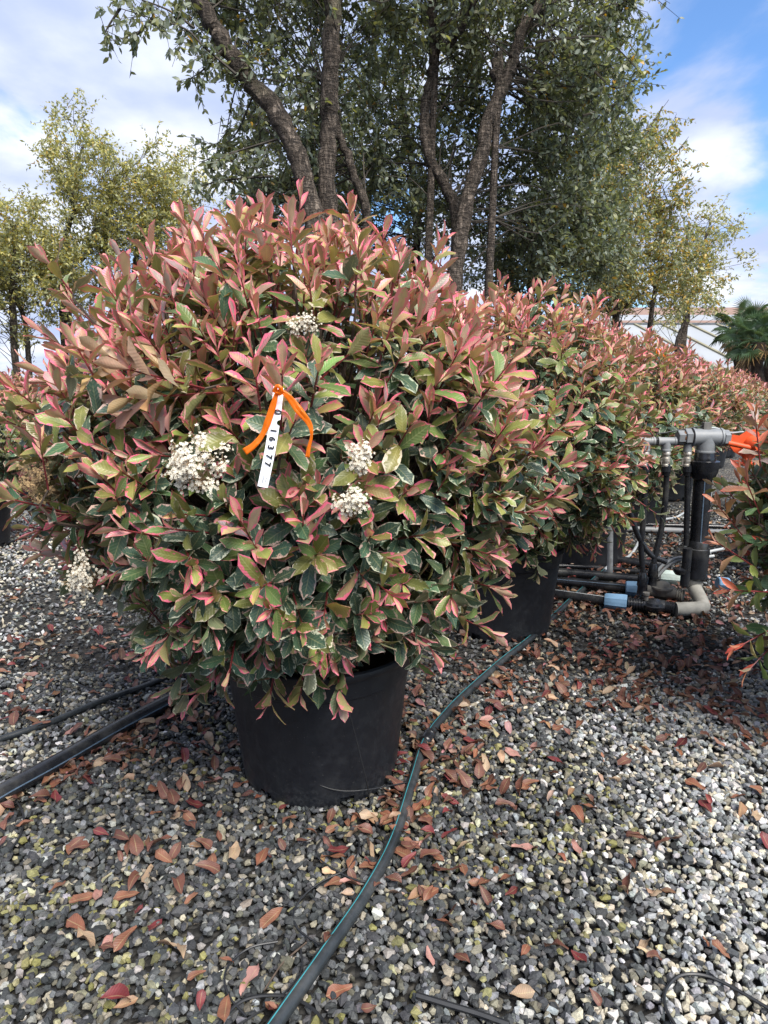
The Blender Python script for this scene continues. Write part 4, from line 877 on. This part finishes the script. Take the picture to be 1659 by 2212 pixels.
tag(link('leaf_litter', litter_mesh(pts, 0.045 + 0.035 * rs.random(len(pts)), 'leaf_litter')), 'thick rusty drift of dry leaves around the manifold and farther pots', 'leaf litter', kind='stuff')

# ------------------------------------------------------------------ pipes, hoses and drip lines on the ground
def gpath(pp, z): return smooth_path([gr(a, b, z) for a, b in pp], 8)
def pipe(name, pp, r, mat, label, cat='pipe', group=None, stripe=None, sa=2.2, z=None, seg=12):
    P = gpath(pp, (r + 0.004) if z is None else z); O = P[0].copy(); O[2] = 0
    root = empty(name, O); tag(root, label, cat, group); mb = MB(); mb.tube(P, r, seg); mb.build('pipe_wall' if r > 0.01 else 'tube_wall', mat, root, True, O)
    if stripe is not None:
        T = unit(np.gradient(P, axis=0)); sd = unit(np.cross(T, [0, 0, 1.0])); up = np.cross(sd, T); mb = MB()
        mb.tube(P + sd * math.cos(sa) * r * 0.97 + up * math.sin(sa) * r * 0.97, r * 0.09, 6); mb.build('stripe', stripe, root, True, O)
    return root, P, O
hz_pts = ((560, 2262), (600, 2205), (700, 2062), (790, 1930), (850, 1815), (890, 1690), (920, 1600), (965, 1540), (1015, 1490), (1085, 1428), (1155, 1372), (1235, 1295), (1306, 1234))
root, P, O = pipe('irrigation_hose', hz_pts, 0.0185, M_HOSE, 'dark hose with cyan stripe running past the front pot towards the manifold', 'hose', None, M_CYAN, 1.9)
d_ = np.linalg.norm(P[:, :2] - gr(922, 1597)[:2], axis=1); i = int(np.argmin(d_)); ax = unit(P[i + 1] - P[i - 1])
mb = MB(); mb.lathe([(-0.05, 0.021), (-0.045, 0.026), (-0.01, 0.027), (-0.006, 0.023), (0.006, 0.023), (0.01, 0.026), (0.03, 0.025), (0.036, 0.020)], P[i], ax, 18); mb.build('joiner', M_PIPE, root, True, O)
pipe('irrigation_pipe', ((-140, 1800), (0, 1716), (120, 1650), (260, 1570), (420, 1487), (560, 1420), (760, 1335)), 0.034, M_PIPE, 'thick black pipe with thin blue line running behind the front pot', 'pipe', 'black pipes on the gravel', M_BLUES, 0.25)
pipe('irrigation_pipe', ((-120, 1640), (0, 1597), (110, 1560), (230, 1510), (330, 1475), (430, 1430), (560, 1370)), 0.0145, M_HOSE, 'thin dark pipe lying alongside the thick one', 'pipe', 'black pipes on the gravel')
pipe('irrigation_pipe', ((-60, 1080), (60, 1092), (200, 1100), (330, 1108), (560, 1118)), 0.055, M_PIPE, 'black pipe with bright blue line by the small compact photinia', 'pipe', 'black pipes on the gravel', M_BLUES, 2.7)
pipe('irrigation_pipe', ((-60, 1062), (80, 1072), (240, 1082), (420, 1094)), 0.04, M_GREY, 'grey pipe lying just behind the blue-lined one', 'pipe', 'black pipes on the gravel')
pipe('irrigation_pipe', ((-20, 1185), (60, 1160), (140, 1150), (200, 1135), (300, 1125)), 0.011, M_DRIP, 'thin dark tube curving past the small compact pot', 'pipe', 'thin drip tubes')
for pp, r, lb in ((((1120, 1212), (1192, 1204), (1300, 1207), (1380, 1216), (1450, 1222)), 0.036, 'rearmost thick pipe of the bundle entering the manifold'),
                  (((1120, 1226), (1192, 1222), (1300, 1227), (1400, 1237)), 0.018, 'slim pipe second from the rear in the manifold bundle'),
                  (((1120, 1240), (1190, 1236), (1290, 1243), (1400, 1253)), 0.034, 'thick pipe in the middle of the manifold bundle')):
    pipe('irrigation_pipe', pp, r, M_PIPE, lb, 'pipe', 'black pipes on the gravel')
for pp, r, mt, lb in ((((1230, 1140), (1330, 1142), (1450, 1146), (1560, 1150), (1700, 1155)), 0.03, M_GREY, 'grey pipe crossing the lane behind the manifold'),
                      (((1320, 1130), (1420, 1134), (1560, 1138), (1680, 1141)), 0.022, M_PIPE, 'black pipe crossing the lane beyond the grey one')):
    pipe('irrigation_pipe', pp, r, mt, lb, 'pipe', 'black pipes on the gravel')
drips = [(((469, 2215), (514, 2168), (559, 2152), (618, 2152), (659, 2168), (691, 2195), (720, 2240)), 'thin drip tube arching over the hose end', 0.0042),
         (((800, 1905), (773, 1902), (732, 1884), (686, 1850), (696, 1814), (741, 1798), (773, 1809), (773, 1841), (750, 1877), (696, 1904), (655, 1936), (634, 1973), (646, 2009), (691, 2041)), 'coiled drip tube looping left of the hose below the front pot', 0.0028),
         (((650, 2050), (650, 2100), (605, 2154), (560, 2186), (510, 2216)), 'drip tube running beside the hose towards its near end', 0.0028),
         (((600, 2034), (546, 2045), (505, 2072), (485, 2109), (496, 2154), (532, 2196)), 'drip tube bent round the clump of dead leaves', 0.0028),
         (((0, 1718), (30, 1726), (50, 1760), (45, 1800), (20, 1840)), 'drip tube slipping off the thick black pipe', 0.0034),
         (((900, 2150), (970, 2171), (1036, 2191), (1100, 2214)), 'frayed bundle of drip tube on the open gravel', 0.0075),
         (((1680, 2190), (1573, 2128), (1516, 2106), (1466, 2109), (1437, 2142), (1439, 2179), (1462, 2220)), 'drip tube hoop on the pale gravel beside fallen pink leaves', 0.0042),
         (((1140, 1310), (1165, 1330), (1180, 1365), (1180, 1385)), 'short drip tube hanging by the second pot', 0.003),
         (((250, 1520), (140, 1470), (120, 1540), (0, 1560)), 'drip tube loop behind the thin dark pipe', 0.003)]
for pp, lb, r in drips: pipe('drip_tube', pp, r, M_DRIP, lb, 'tube', 'thin drip tubes', z=0.016, seg=6)
pipe('dry_twig', ((662, 2036), (614, 2077), (590, 2110), (570, 2140)), 0.0022, M_WOOD, 'thin brown twig by the coiled drip tube', 'twig', None, z=0.016, seg=5)
# drip tubes that leave the front pot
for pts_, lb in (([at(748, 1515, 2.115), at(760, 1560, 2.11), at(775, 1620, 2.13), at(792, 1690, 2.14), gr(800, 1735, 0.01), gr(815, 1790, 0.015), gr(840, 1840, 0.03)], 'drip tube hanging from the front pot rim down to the hose'),
                 ([at(632, 1640, 2.155), at(660, 1678, 2.155), at(700, 1700, 2.155), at(745, 1709, 2.16), at(800, 1705, 2.185), gr(880, 1690, 0.03), gr(905, 1688, 0.03)], 'drip tube hugging the foot of the front pot')):
    Pp = smooth_path(pts_, 8); O = Pp[0]; rt = empty('drip_tube', O); tag(rt, lb, 'tube', 'thin drip tubes'); mb = MB(); mb.tube(Pp, 0.0022, 6); mb.build('tube_wall', M_DRIP, rt, True, O)

# ------------------------------------------------------------------ irrigation manifold
MY = 4.36
MO = gr(1490, 1290); MO[2] = 0; mroot = empty('irrigation_manifold', MO); tag(mroot, 'grey and black plastic irrigation manifold with blue nuts beside the lane', 'manifold')
PX = MY / F0                                     # metres per measured pixel at that distance
def Z(zx, zy): return (1105.8 + zx / 3.0, 891 + zy / 3.0)
def mp_(zx, zy, Y=MY): return at(*Z(zx, zy), Y)
def part(name, mat, fn, parent=None, smooth=True):
    mb = MB(); fn(mb); return mb.build(name, mat, parent or mroot, smooth, MO)
X = np.array([1.0, 0, 0]); ZA = np.array([0, 0, 1.0])
def hexnut(mb, c, ax, r, h): mb.lathe([(-h, r * 0.94), (-h * 0.85, r), (h * 0.85, r), (h, r * 0.94)], c, ax, 6)
def rim(mb, c, ax, r, h): mb.lathe([(-h, r), (-h * 0.6, r * 1.0), (h * 0.6, r), (h, r)], c, ax, 28)
yh = 187                                          # header axis in the crop
def tee(mb, x0, x1, zy, r, drop, rd):
    a, b = mp_(x0, zy), mp_(x1, zy); L_ = b[0] - a[0]
    mb.lathe([(0, r * 1.10), (0.012, r * 1.10), (0.014, r), (L_ - 0.014, r), (L_ - 0.012, r * 1.10), (L_, r * 1.10)], a, X, 28)
    c = (a + b) / 2; mb.lathe([(0, r * 1.02), (r * 0.9, rd * 1.06), (drop - 0.014, rd), (drop - 0.012, rd * 1.1), (drop, rd * 1.1)], c, -ZA, 28)
    return c
part('elbow', M_GREY, lambda mb: mb.tube(smooth_path([mp_(800, yh), mp_(765, yh + 3), mp_(748, yh + 18), mp_(745, 245)], 5), 0.026, 16))
for x0, x1 in ((815, 925), (945, 1062)): part('tee', M_GREY, lambda mb: tee(mb, x0, x1, yh, 0.026, 0.062, 0.026))
part('union', M_PIPE, lambda mb: hexnut(mb, mp_(935, yh), X, 0.026, 0.014))
part('nipple', M_GREY, lambda mb: mb.lathe([(0, 0.022), (0.40, 0.022)], mp_(800, yh), X, 16))
part('hex_nut', M_GREY, lambda mb: hexnut(mb, mp_(1094, 160), X, 0.044, 0.022), None, False)
part('hex_nut', M_GREY, lambda mb: hexnut(mb, mp_(1138, 158), X, 0.054, 0.020), None, False)
part('thread', M_RUST, lambda mb: mb.lathe([(0, 0.040), (0.26, 0.040)], mp_(1108, 160), X, 20))
part('large_tee', M_GREY, lambda mb: tee(mb, 1165, 1355, 160, 0.054, 0.098, 0.053))
part('hex_nut', M_GREY, lambda mb: hexnut(mb, mp_(1383, 165), X, 0.052, 0.018), None, False)
part('sensor_box', M_VALVE, lambda mb: mb.box(mp_(1262, 86), (0.024, 0.02, 0.022)))
part('cable', M_CABLE, lambda mb: mb.tube(smooth_path([mp_(1262, 100), mp_(1300, 98), mp_(1360, 110), mp_(1420, 130), mp_(1500, 125, MY + .1)], 6), 0.005, 8))
part('cable', M_DRIP, lambda mb: mb.tube(smooth_path([mp_(1240, 88), mp_(1190, 95), mp_(1000, 130), mp_(940, 140), mp_(930, 190)], 6), 0.004, 8))
for zx, path in ((865, [(865, 400), (862, 520), (852, 700), (838, 860), (850, 1040)]), (1003, [(1003, 400), (996, 540), (975, 720), (945, 860), (920, 970)]), (1140, [(1140, 400), (1137, 560), (1133, 720), (1130, 860)])):
    c = mp_(zx, 250)
    part('ball_valve', M_BRASS, lambda mb: mb.lathe([(0, 0.022), (0.012, 0.027), (0.022, 0.027), (0.026, 0.022), (0.040, 0.022), (0.043, 0.025), (0.066, 0.025), (0.070, 0.021), (0.083, 0.021), (0.086, 0.024), (0.10, 0.024)], c, -ZA, 20))
    part('valve_lever', M_BRASS, lambda mb: mb.box(mp_(zx - 24, 300), (0.014, 0.006, 0.004)).box(mp_(zx - 34, 318), (0.003, 0.006, 0.018)))
    part('coupling', M_PIPE, lambda mb: mb.lathe([(0, 0.021), (0.012, 0.023), (0.014, 0.029), (0.05, 0.030), (0.055, 0.026), (0.075, 0.024)], mp_(zx, 332), -ZA, 20))
    part('drop_pipe', M_PIPE, lambda mb: mb.tube(smooth_path([mp_(a_, b_) for a_, b_ in path], 6), 0.0185, 14))
c3 = mp_(1140, 222); part('tee', M_GREY, lambda mb: mb.lathe([(-0.03, 0.026), (0, 0.026), (0.03, 0.027)], c3, -ZA, 20))
part('drop_pipe', M_PIPE, lambda mb: mb.tube(smooth_path([mp_(745, 245), mp_(735, 360), mp_(735, 480), mp_(765, 640), mp_(820, 800), mp_(900, 920), mp_(1000, 970)], 6), 0.0185, 14))
part('riser_collar', M_PIPE, lambda mb: mb.lathe([(0, 0.062), (0.03, 0.066), (0.034, 0.068), (0.05, 0.068), (0.052, 0.078), (0.056, 0.090), (0.12, 0.086), (0.165, 0.070), (0.175, 0.060)], mp_(1255, 258), -ZA, 32, mod=lambda a, i: 1 + (0.035 * (np.cos(a * 10) > 0.6) if i in (5, 6) else 0 * a)))
ra, rb = mp_(1240, 400), mp_(1205, 900)
part('riser_pipe', M_PIPE, lambda mb: mb.tube([ra, (ra + rb) / 2, rb], 0.0555, 24))
part('stripe', M_BLUES, lambda mb: mb.tube([ra + np.array([-0.012, -0.0535, 0]), rb + np.array([-0.012, -0.0535, 0])], 0.004, 6))
part('lower_collar', M_PIPE, lambda mb: mb.lathe([(0, 0.058), (0.012, 0.064), (0.05, 0.066), (0.055, 0.072), (0.17, 0.070), (0.25, 0.072), (0.26, 0.062)], mp_(1212, 828), -ZA, 28))
part('base_elbow', M_VALVE, lambda mb: mb.tube(smooth_path([mp_(1180, 1030), mp_(1170, 1100), np.array([mp_(1165, 1210)[0], MY, 0.17])], 5), [0.058] * 5 + [0.06] * 6, 20))
part('side_valve', M_PIPE, lambda mb: mb.lathe([(0, 0.03), (0.25, 0.03), (0.26, 0.02)], mp_(1140, 880, MY - .06), -ZA, 14))
part('lever', M_PIPE, lambda mb: mb.lathe([(0, 0.03), (0.02, 0.045), (0.04, 0.045), (0.05, 0.02)], mp_(1090, 1050, MY - .05), ZA, 18))
def line(z, names):
    pass
def gy(px, py, z): return gr(px, py, z)
BP = mp_(1165, 1210)
# front valve line, lying on the gravel
fA = gr(*Z(200, 1165), 0.045); fB = gr(*Z(600, 1222), 0.05); fC = gr(*Z(745, 1238), 0.05); fD = gr(*Z(850, 1247), 0.05); fE = gr(*Z(990, 1262), 0.05); fF = gr(*Z(1060, 1275), 0.05)
part('feed_pipe', M_PIPE, lambda mb: mb.tube([fA - (fB - fA) * 0.4, fA, fB], 0.031, 16)); part('stripe', M_CABLE, lambda mb: mb.tube([fA - (fB - fA) * .4 + [0, -0.004, 0.031], fB + [0, -0.004, 0.031]], 0.003, 6))
def nut(mb, a, b, r): L_ = np.linalg.norm(b - a); mb.lathe([(0, r * 0.80), (L_ * 0.06, r * 0.92), (L_ * 0.5, r * 0.97), (L_ * 0.9, r), (L_, r * 0.95)], a, b - a, 40, mod=lambda q, i: 1 + 0.06 * (np.cos(q * 8) > 0.75))
def ribbed(mb, a, b, r, n=6):
    L_ = np.linalg.norm(b - a); pr = []
    for k in range(n): pr += [(L_ * (k + 0.1) / n, r * 0.86), (L_ * (k + 0.35) / n, r), (L_ * (k + 0.65) / n, r), (L_ * (k + 0.9) / n, r * 0.86)]
    mb.lathe(pr, a, b - a, 24)
part('blue_nut', M_BLUE, lambda mb: nut(mb, fB, fC, 0.058)); part('threaded_sleeve', M_PIPE, lambda mb: ribbed(mb, fC, fD, 0.042))
part('valve_body', M_PIPE, lambda mb: mb.lathe([(-0.05, 0.05), (-0.02, 0.066), (0.0, 0.076), (0.012, 0.076), (0.016, 0.066), (0.03, 0.062), (0.045, 0.03), (0.05, 0.01)], (fD + fE) / 2, ZA, 28).lathe([(0, 0.045), (np.linalg.norm(fE - fD), 0.045)], fD, fE - fD, 20))
part('valve_cap', M_VALVE, lambda mb: mb.lathe([(0, 0.016), (0.03, 0.016), (0.034, 0.022), (0.05, 0.022), (0.054, 0.012)], gr(*Z(868, 1215), 0.09), ZA, 14))
part('threaded_sleeve', M_PIPE, lambda mb: ribbed(mb, fE, fF, 0.042, 5))
part('grey_elbow', M_GREY2, lambda mb: mb.tube(smooth_path([fF, fF + [0.05, 0.0, 0.0], np.array([BP[0] - 0.03, fF[1] + 0.02, 0.052]), np.array([BP[0], fF[1] + 0.08, 0.07]), np.array([BP[0], MY - 0.03, 0.13]), np.array([BP[0], MY, 0.2])], 6), 0.045, 20))
# second valve line
sB = gr(*Z(735, 1140), 0.06); sC = gr(*Z(838, 1148), 0.06); sD = gr(*Z(880, 1152), 0.06); sE = gr(*Z(1070, 1180), 0.06); sF = gr(*Z(1115, 1188), 0.06)
part('feed_pipe', M_PIPE, lambda mb: mb.tube([gr(*Z(120, 1085), 0.055), gr(*Z(400, 1100), 0.055), sB], 0.033, 16)); part('stripe', M_BLUES, lambda mb: mb.tube([gr(*Z(120, 1085), 0.055) + [0, -0.02, 0.027], sB + [0, -0.02, 0.027]], 0.003, 6))
part('blue_nut', M_BLUE, lambda mb: nut(mb, sB, sC, 0.056)); part('threaded_sleeve', M_PIPE, lambda mb: ribbed(mb, sC, sD, 0.045, 3))
part('valve_body', M_VALVE, lambda mb: mb.lathe([(0, 0.040), (0.03, 0.046), (0.12, 0.046), (np.linalg.norm(sE - sD), 0.040)], sD, sE - sD, 20).lathe([(-0.03, 0.05), (0.014, 0.064), (0.018, 0.072), (0.03, 0.072), (0.034, 0.058), (0.055, 0.044), (0.066, 0.02), (0.068, 0.004)], (sD + sE) / 2 + [0, 0, 0.012], ZA, 28))
part('solenoid', M_PIPE, lambda mb: mb.box(gr(*Z(915, 1075), 0.12), (0.022, 0.02, 0.03)).lathe([(0, 0.012), (0.02, 0.012)], gr(*Z(918, 1058), 0.14), ZA, 12))
part('threaded_sleeve', M_GREY2, lambda mb: ribbed(mb, sE, sF, 0.042, 3))
tA = gr(*Z(965, 1062), 0.06); tB = gr(*Z(1105, 1075), 0.06); part('pale_nut', M_PALE, lambda mb: nut(mb, tB, tA, 0.052))
for zx, zy in ((850, 1035), (920, 975)): part('coupling', M_PIPE, lambda mb: mb.lathe([(0, 0.022), (0.02, 0.03), (0.09, 0.034), (0.10, 0.028), (0.15, 0.03)], mp_(zx, zy), -ZA, 20))
for q in (((935, 1040), (985, 985), (1060, 945), (1150, 935), (1290, 900), (1400, 878)), ((945, 1062), (1000, 1005), (1070, 960), (1160, 950), (1310, 930))):
    part('cable_sleeve', M_CABLE, lambda mb: mb.tube(smooth_path([mp_(a_, b_, MY + .12) for a_, b_ in q], 6), 0.0105, 12))
part('grey_hose', M_CABLE, lambda mb: mb.tube(smooth_path([gr(*Z(600, 1020), .03), gr(*Z(660, 970), .03), gr(*Z(760, 930), .02), gr(*Z(815, 850), .02), gr(*Z(860, 730), .03), gr(*Z(930, 700), .03), gr(*Z(1060, 680), .02), gr(*Z(1130, 640), .02)], 8), 0.012, 10))
part('wire', M_CABLE, lambda mb: mb.tube(smooth_path([mp_(1285, 440), mp_(1290, 560), mp_(1268, 650), mp_(1262, 830), mp_(1290, 920)], 6), 0.004, 6))
part('far_nut', M_BLUE, lambda mb: nut(mb, mp_(1330, 1100), mp_(1400, 1110), 0.04))
# the orange fitting on its far side
oo = empty('orange_fitting', mp_(1480, 340, MY)); tag(oo, 'orange painted metal plate fitting bolted to the manifold end', 'fitting'); ooL = np.array(oo.location)
def opart(nm, fn, smooth=True): mb = MB(); fn(mb); mb.build(nm, M_ORANGE, oo, smooth, ooL)
disc = [(zx, zy) for zx, zy in ((1412, 140), (1480, 150), (1530, 118), (1580, 110), (1630, 150), (1640, 220), (1610, 270), (1560, 300), (1500, 290), (1440, 255), (1405, 205))]
def plate(mb):
    F_ = [mp_(a_, b_, MY + .02) for a_, b_ in disc]; B_ = [p + [0, 0.012, 0] for p in F_]; n = len(disc)
    mb.add(F_ + B_, [tuple(range(n)), tuple(range(n, 2 * n))[::-1]] + [(i_, i_ + n, (i_ + 1) % n + n, (i_ + 1) % n) for i_ in range(n)])
opart('plate', plate, False)
opart('bar', lambda mb: mb.tube([mp_(1398, 196, MY - .03), mp_(1560, 232, MY - .03)], 0.017, 14))
opart('flange', lambda mb: mb.lathe([(0, 0.03), (0.01, 0.05), (0.02, 0.05), (0.024, 0.03), (0.09, 0.03), (0.094, 0.05), (0.11, 0.05)], mp_(1520, 345, MY + .02), ZA, 20))
opart('hub', lambda mb: mb.lathe([(0, 0.06), (0.05, 0.055), (0.09, 0.03)], mp_(1560, 210, MY + .02), (0, -1, 0), 20))
pt = gr(*Z(637, 1092)); pt[2] = 0; po = empty('steel_post', pt); tag(po, 'round grey galvanised post standing at the pipe bundle', 'post')
tp = at(*Z(637, 560), pt[1]); mb = MB(); mb.tube([pt - [0, 0, 0.05], (pt + tp) / 2, tp], 0.0215, 18); mb.build('shaft', M_STEEL, po, True, pt)
mb = MB(); mb.lathe([(0, 0.023), (0.012, 0.023), (0.018, 0.012)], tp, ZA, 18); mb.build('cap', M_STEEL, po, True, pt)

# ------------------------------------------------------------------ palms
def fan_mesh(rs, mat, nb=26):
    mb = MB(); mb.tube(smooth_path([(0, 0, 0), (0, 0.25, 0.05), (0, 0.55, 0.02)], 3), [0.012] * 4 + [0.008] * 3, 5)
    for k in range(nb):
        a = math.radians(-125 + 250 * k / (nb - 1)); ln = 0.46 * (1 - 0.25 * abs(a) / 2.2) * (0.9 + 0.2 * rs.random()); d = np.array([math.sin(a), math.cos(a), 0]); s = np.array([math.cos(a), -math.sin(a), 0])
        c = np.array([0, 0.55, 0.02]); w = 0.017; dr = 0.10 + 0.08 * rs.random()
        V = [c, c + d * ln * 0.55 + s * w + [0, 0, 0.03], c + d * ln * 0.55 - s * w + [0, 0, 0.03], c + d * ln * 0.55 + [0, 0, 0.0], c + d * ln + [0, 0, -dr * 0.6]]
        mb.add(V, [(0, 1, 3), (0, 3, 2), (1, 4, 3), (3, 4, 2)])
    o = mb.build('frond', mat, None, False); me = o.data; bpy.data.objects.remove(o); return me
def two_sided(name, c, tr):
    m = MN(name); n = m.noise(m.obj(), 6, 3); cc_ = m.mix(n, tuple(x * 0.6 for x in c), tuple(x * 1.4 for x in c))
    return m.done(m.n('ShaderNodeMixShader', {0: 0.25, 1: m.pbr(cc_, 0.42), 2: m.n('ShaderNodeBsdfTranslucent', {'Color': tr}).outputs[0]}).outputs[0])
M_FROND = two_sided('palm_frond', (0.055, 0.105, 0.05), (0.16, 0.22, 0.05, 1)); M_DEADF = two_sided('dead_frond', (0.30, 0.20, 0.09), (0.3, 0.2, 0.08, 1))
M_FIBRE = simple('palm_fibre', (0.045, 0.032, 0.024), 0.95, 0, 0.5, 25, 0.2, 1.0)
rs = np.random.default_rng(500); fans = [fan_mesh(rs, M_FROND) for _ in range(4)]; dead = [fan_mesh(rs, M_DEADF, 14) for _ in range(2)]
for (px, ptop, Y, lb) in ((1603, 712, 16.5, 'tallest fan palm beside the greenhouse, old fronds hanging'), (1640, 740, 15.0, 'lush green fan palm in front of the tallest palm'), (1668, 725, 17.0, 'fan palm at the outer end of the palm group'), (1622, 728, 18.5, 'slim fan palm between the tallest palm and the lush one')):
    top = at(px, ptop, Y); O = np.array([top[0], Y, 0.0]); rt = empty('fan_palm', O); tag(rt, lb, 'palm tree', 'fan palms by the greenhouse')
    mb = MB(); P = smooth_path([O, O + [0.03, 0, top[2] * 0.5], top], 8); mb.tube(P, np.linspace(0.15, 0.13, len(P)) * (1 + 0.12 * rs.standard_normal(len(P))), 12, True, 0.12, rs); mb.build('trunk', M_FIBRE, rt, False, O)
    for k in range(30):
        el = math.radians(75 - 130 * (k / 30) ** 0.8 + 8 * rs.standard_normal()); az = k * 2.4 + 0.3 * rs.standard_normal()
        o = link('frond', fans[k % 4] if k < 25 else dead[k % 2], rt); o.location = Vector(top - O); o.rotation_euler = (el, rs.standard_normal() * 0.3, az); sc = 0.68 + 0.2 * rs.random(); o.scale = (sc,) * 3

# ------------------------------------------------------------------ greenhouse and tiled shed
M_PANEL = simple('white_roof_panel', (0.27, 0.285, 0.30), 0.45, 0, 0.06, 1.2, 0.4, 0.0, (0.42, 0.42, 0.36), 0.35)
M_RIB = simple('pale_rib', (0.22, 0.20, 0.13), 0.6, 0, 0.1, 3); M_WALLW = simple('greenhouse_wall', (0.5, 0.52, 0.53), 0.6, 0, 0.1, 1); M_GUT = simple('dark_gutter', (0.10, 0.11, 0.12), 0.5)
def tile_material():
    m = MN('roof_tile'); o = m.obj(); b = m.n('ShaderNodeTexBrick', {'Vector': m.n('ShaderNodeMapping', {'Vector': o, 'Scale': (1, 1, 1)}).outputs[0], 'Scale': 5.0, 'Color1': (0.20, 0.10, 0.075, 1), 'Color2': (0.28, 0.17, 0.13, 1), 'Mortar': (0.08, 0.05, 0.04, 1)}).outputs[0]
    return m.done(m.pbr(m.mix(m.noise(o, 3, 5), b, (0.22, 0.16, 0.13), 'MIX'), 0.85))
M_TILE = tile_material()
def slab(mb, a, b, c, d, th):
    a, b, c, d = (np.asarray(q, float) for q in (a, b, c, d)); n = unit(np.cross(b - a, d - a)) * th
    mb.add([a, b, c, d, a - n, b - n, c - n, d - n], [(0, 1, 2, 3), (7, 6, 5, 4), (0, 4, 5, 1), (1, 5, 6, 2), (2, 6, 7, 3), (3, 7, 4, 0)])
GY0, GY1 = 23.0, 27.0; ze, zr = at(1540, 800, GY0)[2], at(1540, 702, GY1)[2]; gx0 = 9.0; pw = 1.05; sh = -1.5
gh = empty('greenhouse', (13, 25, 0)); tag(gh, 'low white panelled greenhouse roof behind the palms', 'greenhouse'); gO = np.array([13.0, 25, 0])
for k in range(13):
    x0 = gx0 + k * pw; mb = MB(); slab(mb, (x0 + .03, GY0, ze), (x0 + pw - .03, GY0, ze), (x0 + pw - .03 + sh, GY1, zr), (x0 + .03 + sh, GY1, zr), 0.05); mb.build('roof_panel', M_PANEL, gh, False, gO)
    mb = MB(); slab(mb, (x0 - .05, GY0, ze + .06), (x0 + .05, GY0, ze + .06), (x0 + .05 + sh, GY1, zr + .06), (x0 - .05 + sh, GY1, zr + .06), 0.07); mb.build('roof_rib', M_RIB, gh, False, gO)
mb = MB(); mb.box((15.0, GY0 + 0.12, ze / 2 - .06), (6.8, 0.08, ze / 2 - .06)); mb.build('wall', M_WALLW, gh, False, gO)
mb = MB(); mb.box((14.0, GY1 + .15, zr + .03), (7.5, 0.12, 0.06)); mb.build('gutter', M_GUT, gh, False, gO)
sd = empty('tiled_shed', (14, 31, 0)); tag(sd, 'brown tiled roof with pale skylight band above the greenhouse', 'building'); sO = np.array([14.0, 31, 0])
def zz_(py, Y): return at(1560, py, Y)[2]
for nm, mat, (pa, ya), (pb, yb_) in (('roof_tiles', M_TILE, (702, 28.0), (692, 28.6)), ('skylight_band', M_PANEL, (692, 28.62), (680, 29.4)), ('roof_tiles', M_TILE, (680, 29.42), (664, 30.6))):
    mb = MB(); slab(mb, (8, ya, zz_(pa, ya)), (21, ya, zz_(pa, ya)), (21, yb_, zz_(pb, yb_)), (8, yb_, zz_(pb, yb_)), 0.08); mb.build(nm, mat, sd, False, sO)
mb = MB(); mb.box((14.5, 30.7, zz_(664, 30.6) / 2 - .1), (6.4, 0.1, zz_(664, 30.6) / 2 - .1)); mb.build('wall', M_WALLW, sd, False, sO)
# yellow-green shrubs that close the view at the left
far = PROFILE.copy(); far[:, 0] = 0.15 + (far[:, 0] - 0.4) * 0.95; far[:, 1] *= 1.15
PAL_G = {k: (((0.10, 0.13, 0.03), (0.075, 0.105, 0.03), (0.05, 0.08, 0.03)), ((0.12, 0.14, 0.05),), (-0.4, -0.2)) for k in CLS}
S_G = leaf_set(PAL_G, 2, 2, 4, 9)
for (xx, yy, lb) in ((-6.6, 11.0, 'fresh yellow-green bush under the drooping oak'), (-4.6, 12.2, 'dull green bush between the back-row trunks'), (-8.6, 11.6, 'dark green bush left of the yellow-green one'), (-2.6, 12.8, 'green bush behind the tagged shrub')):
    make_shrub('green_bush', (xx, yy), lb, 'bush', None, far, S_G, 240, 300, 0.14, int(abs(xx * 37)), 0, pot=False, stems=0.1)
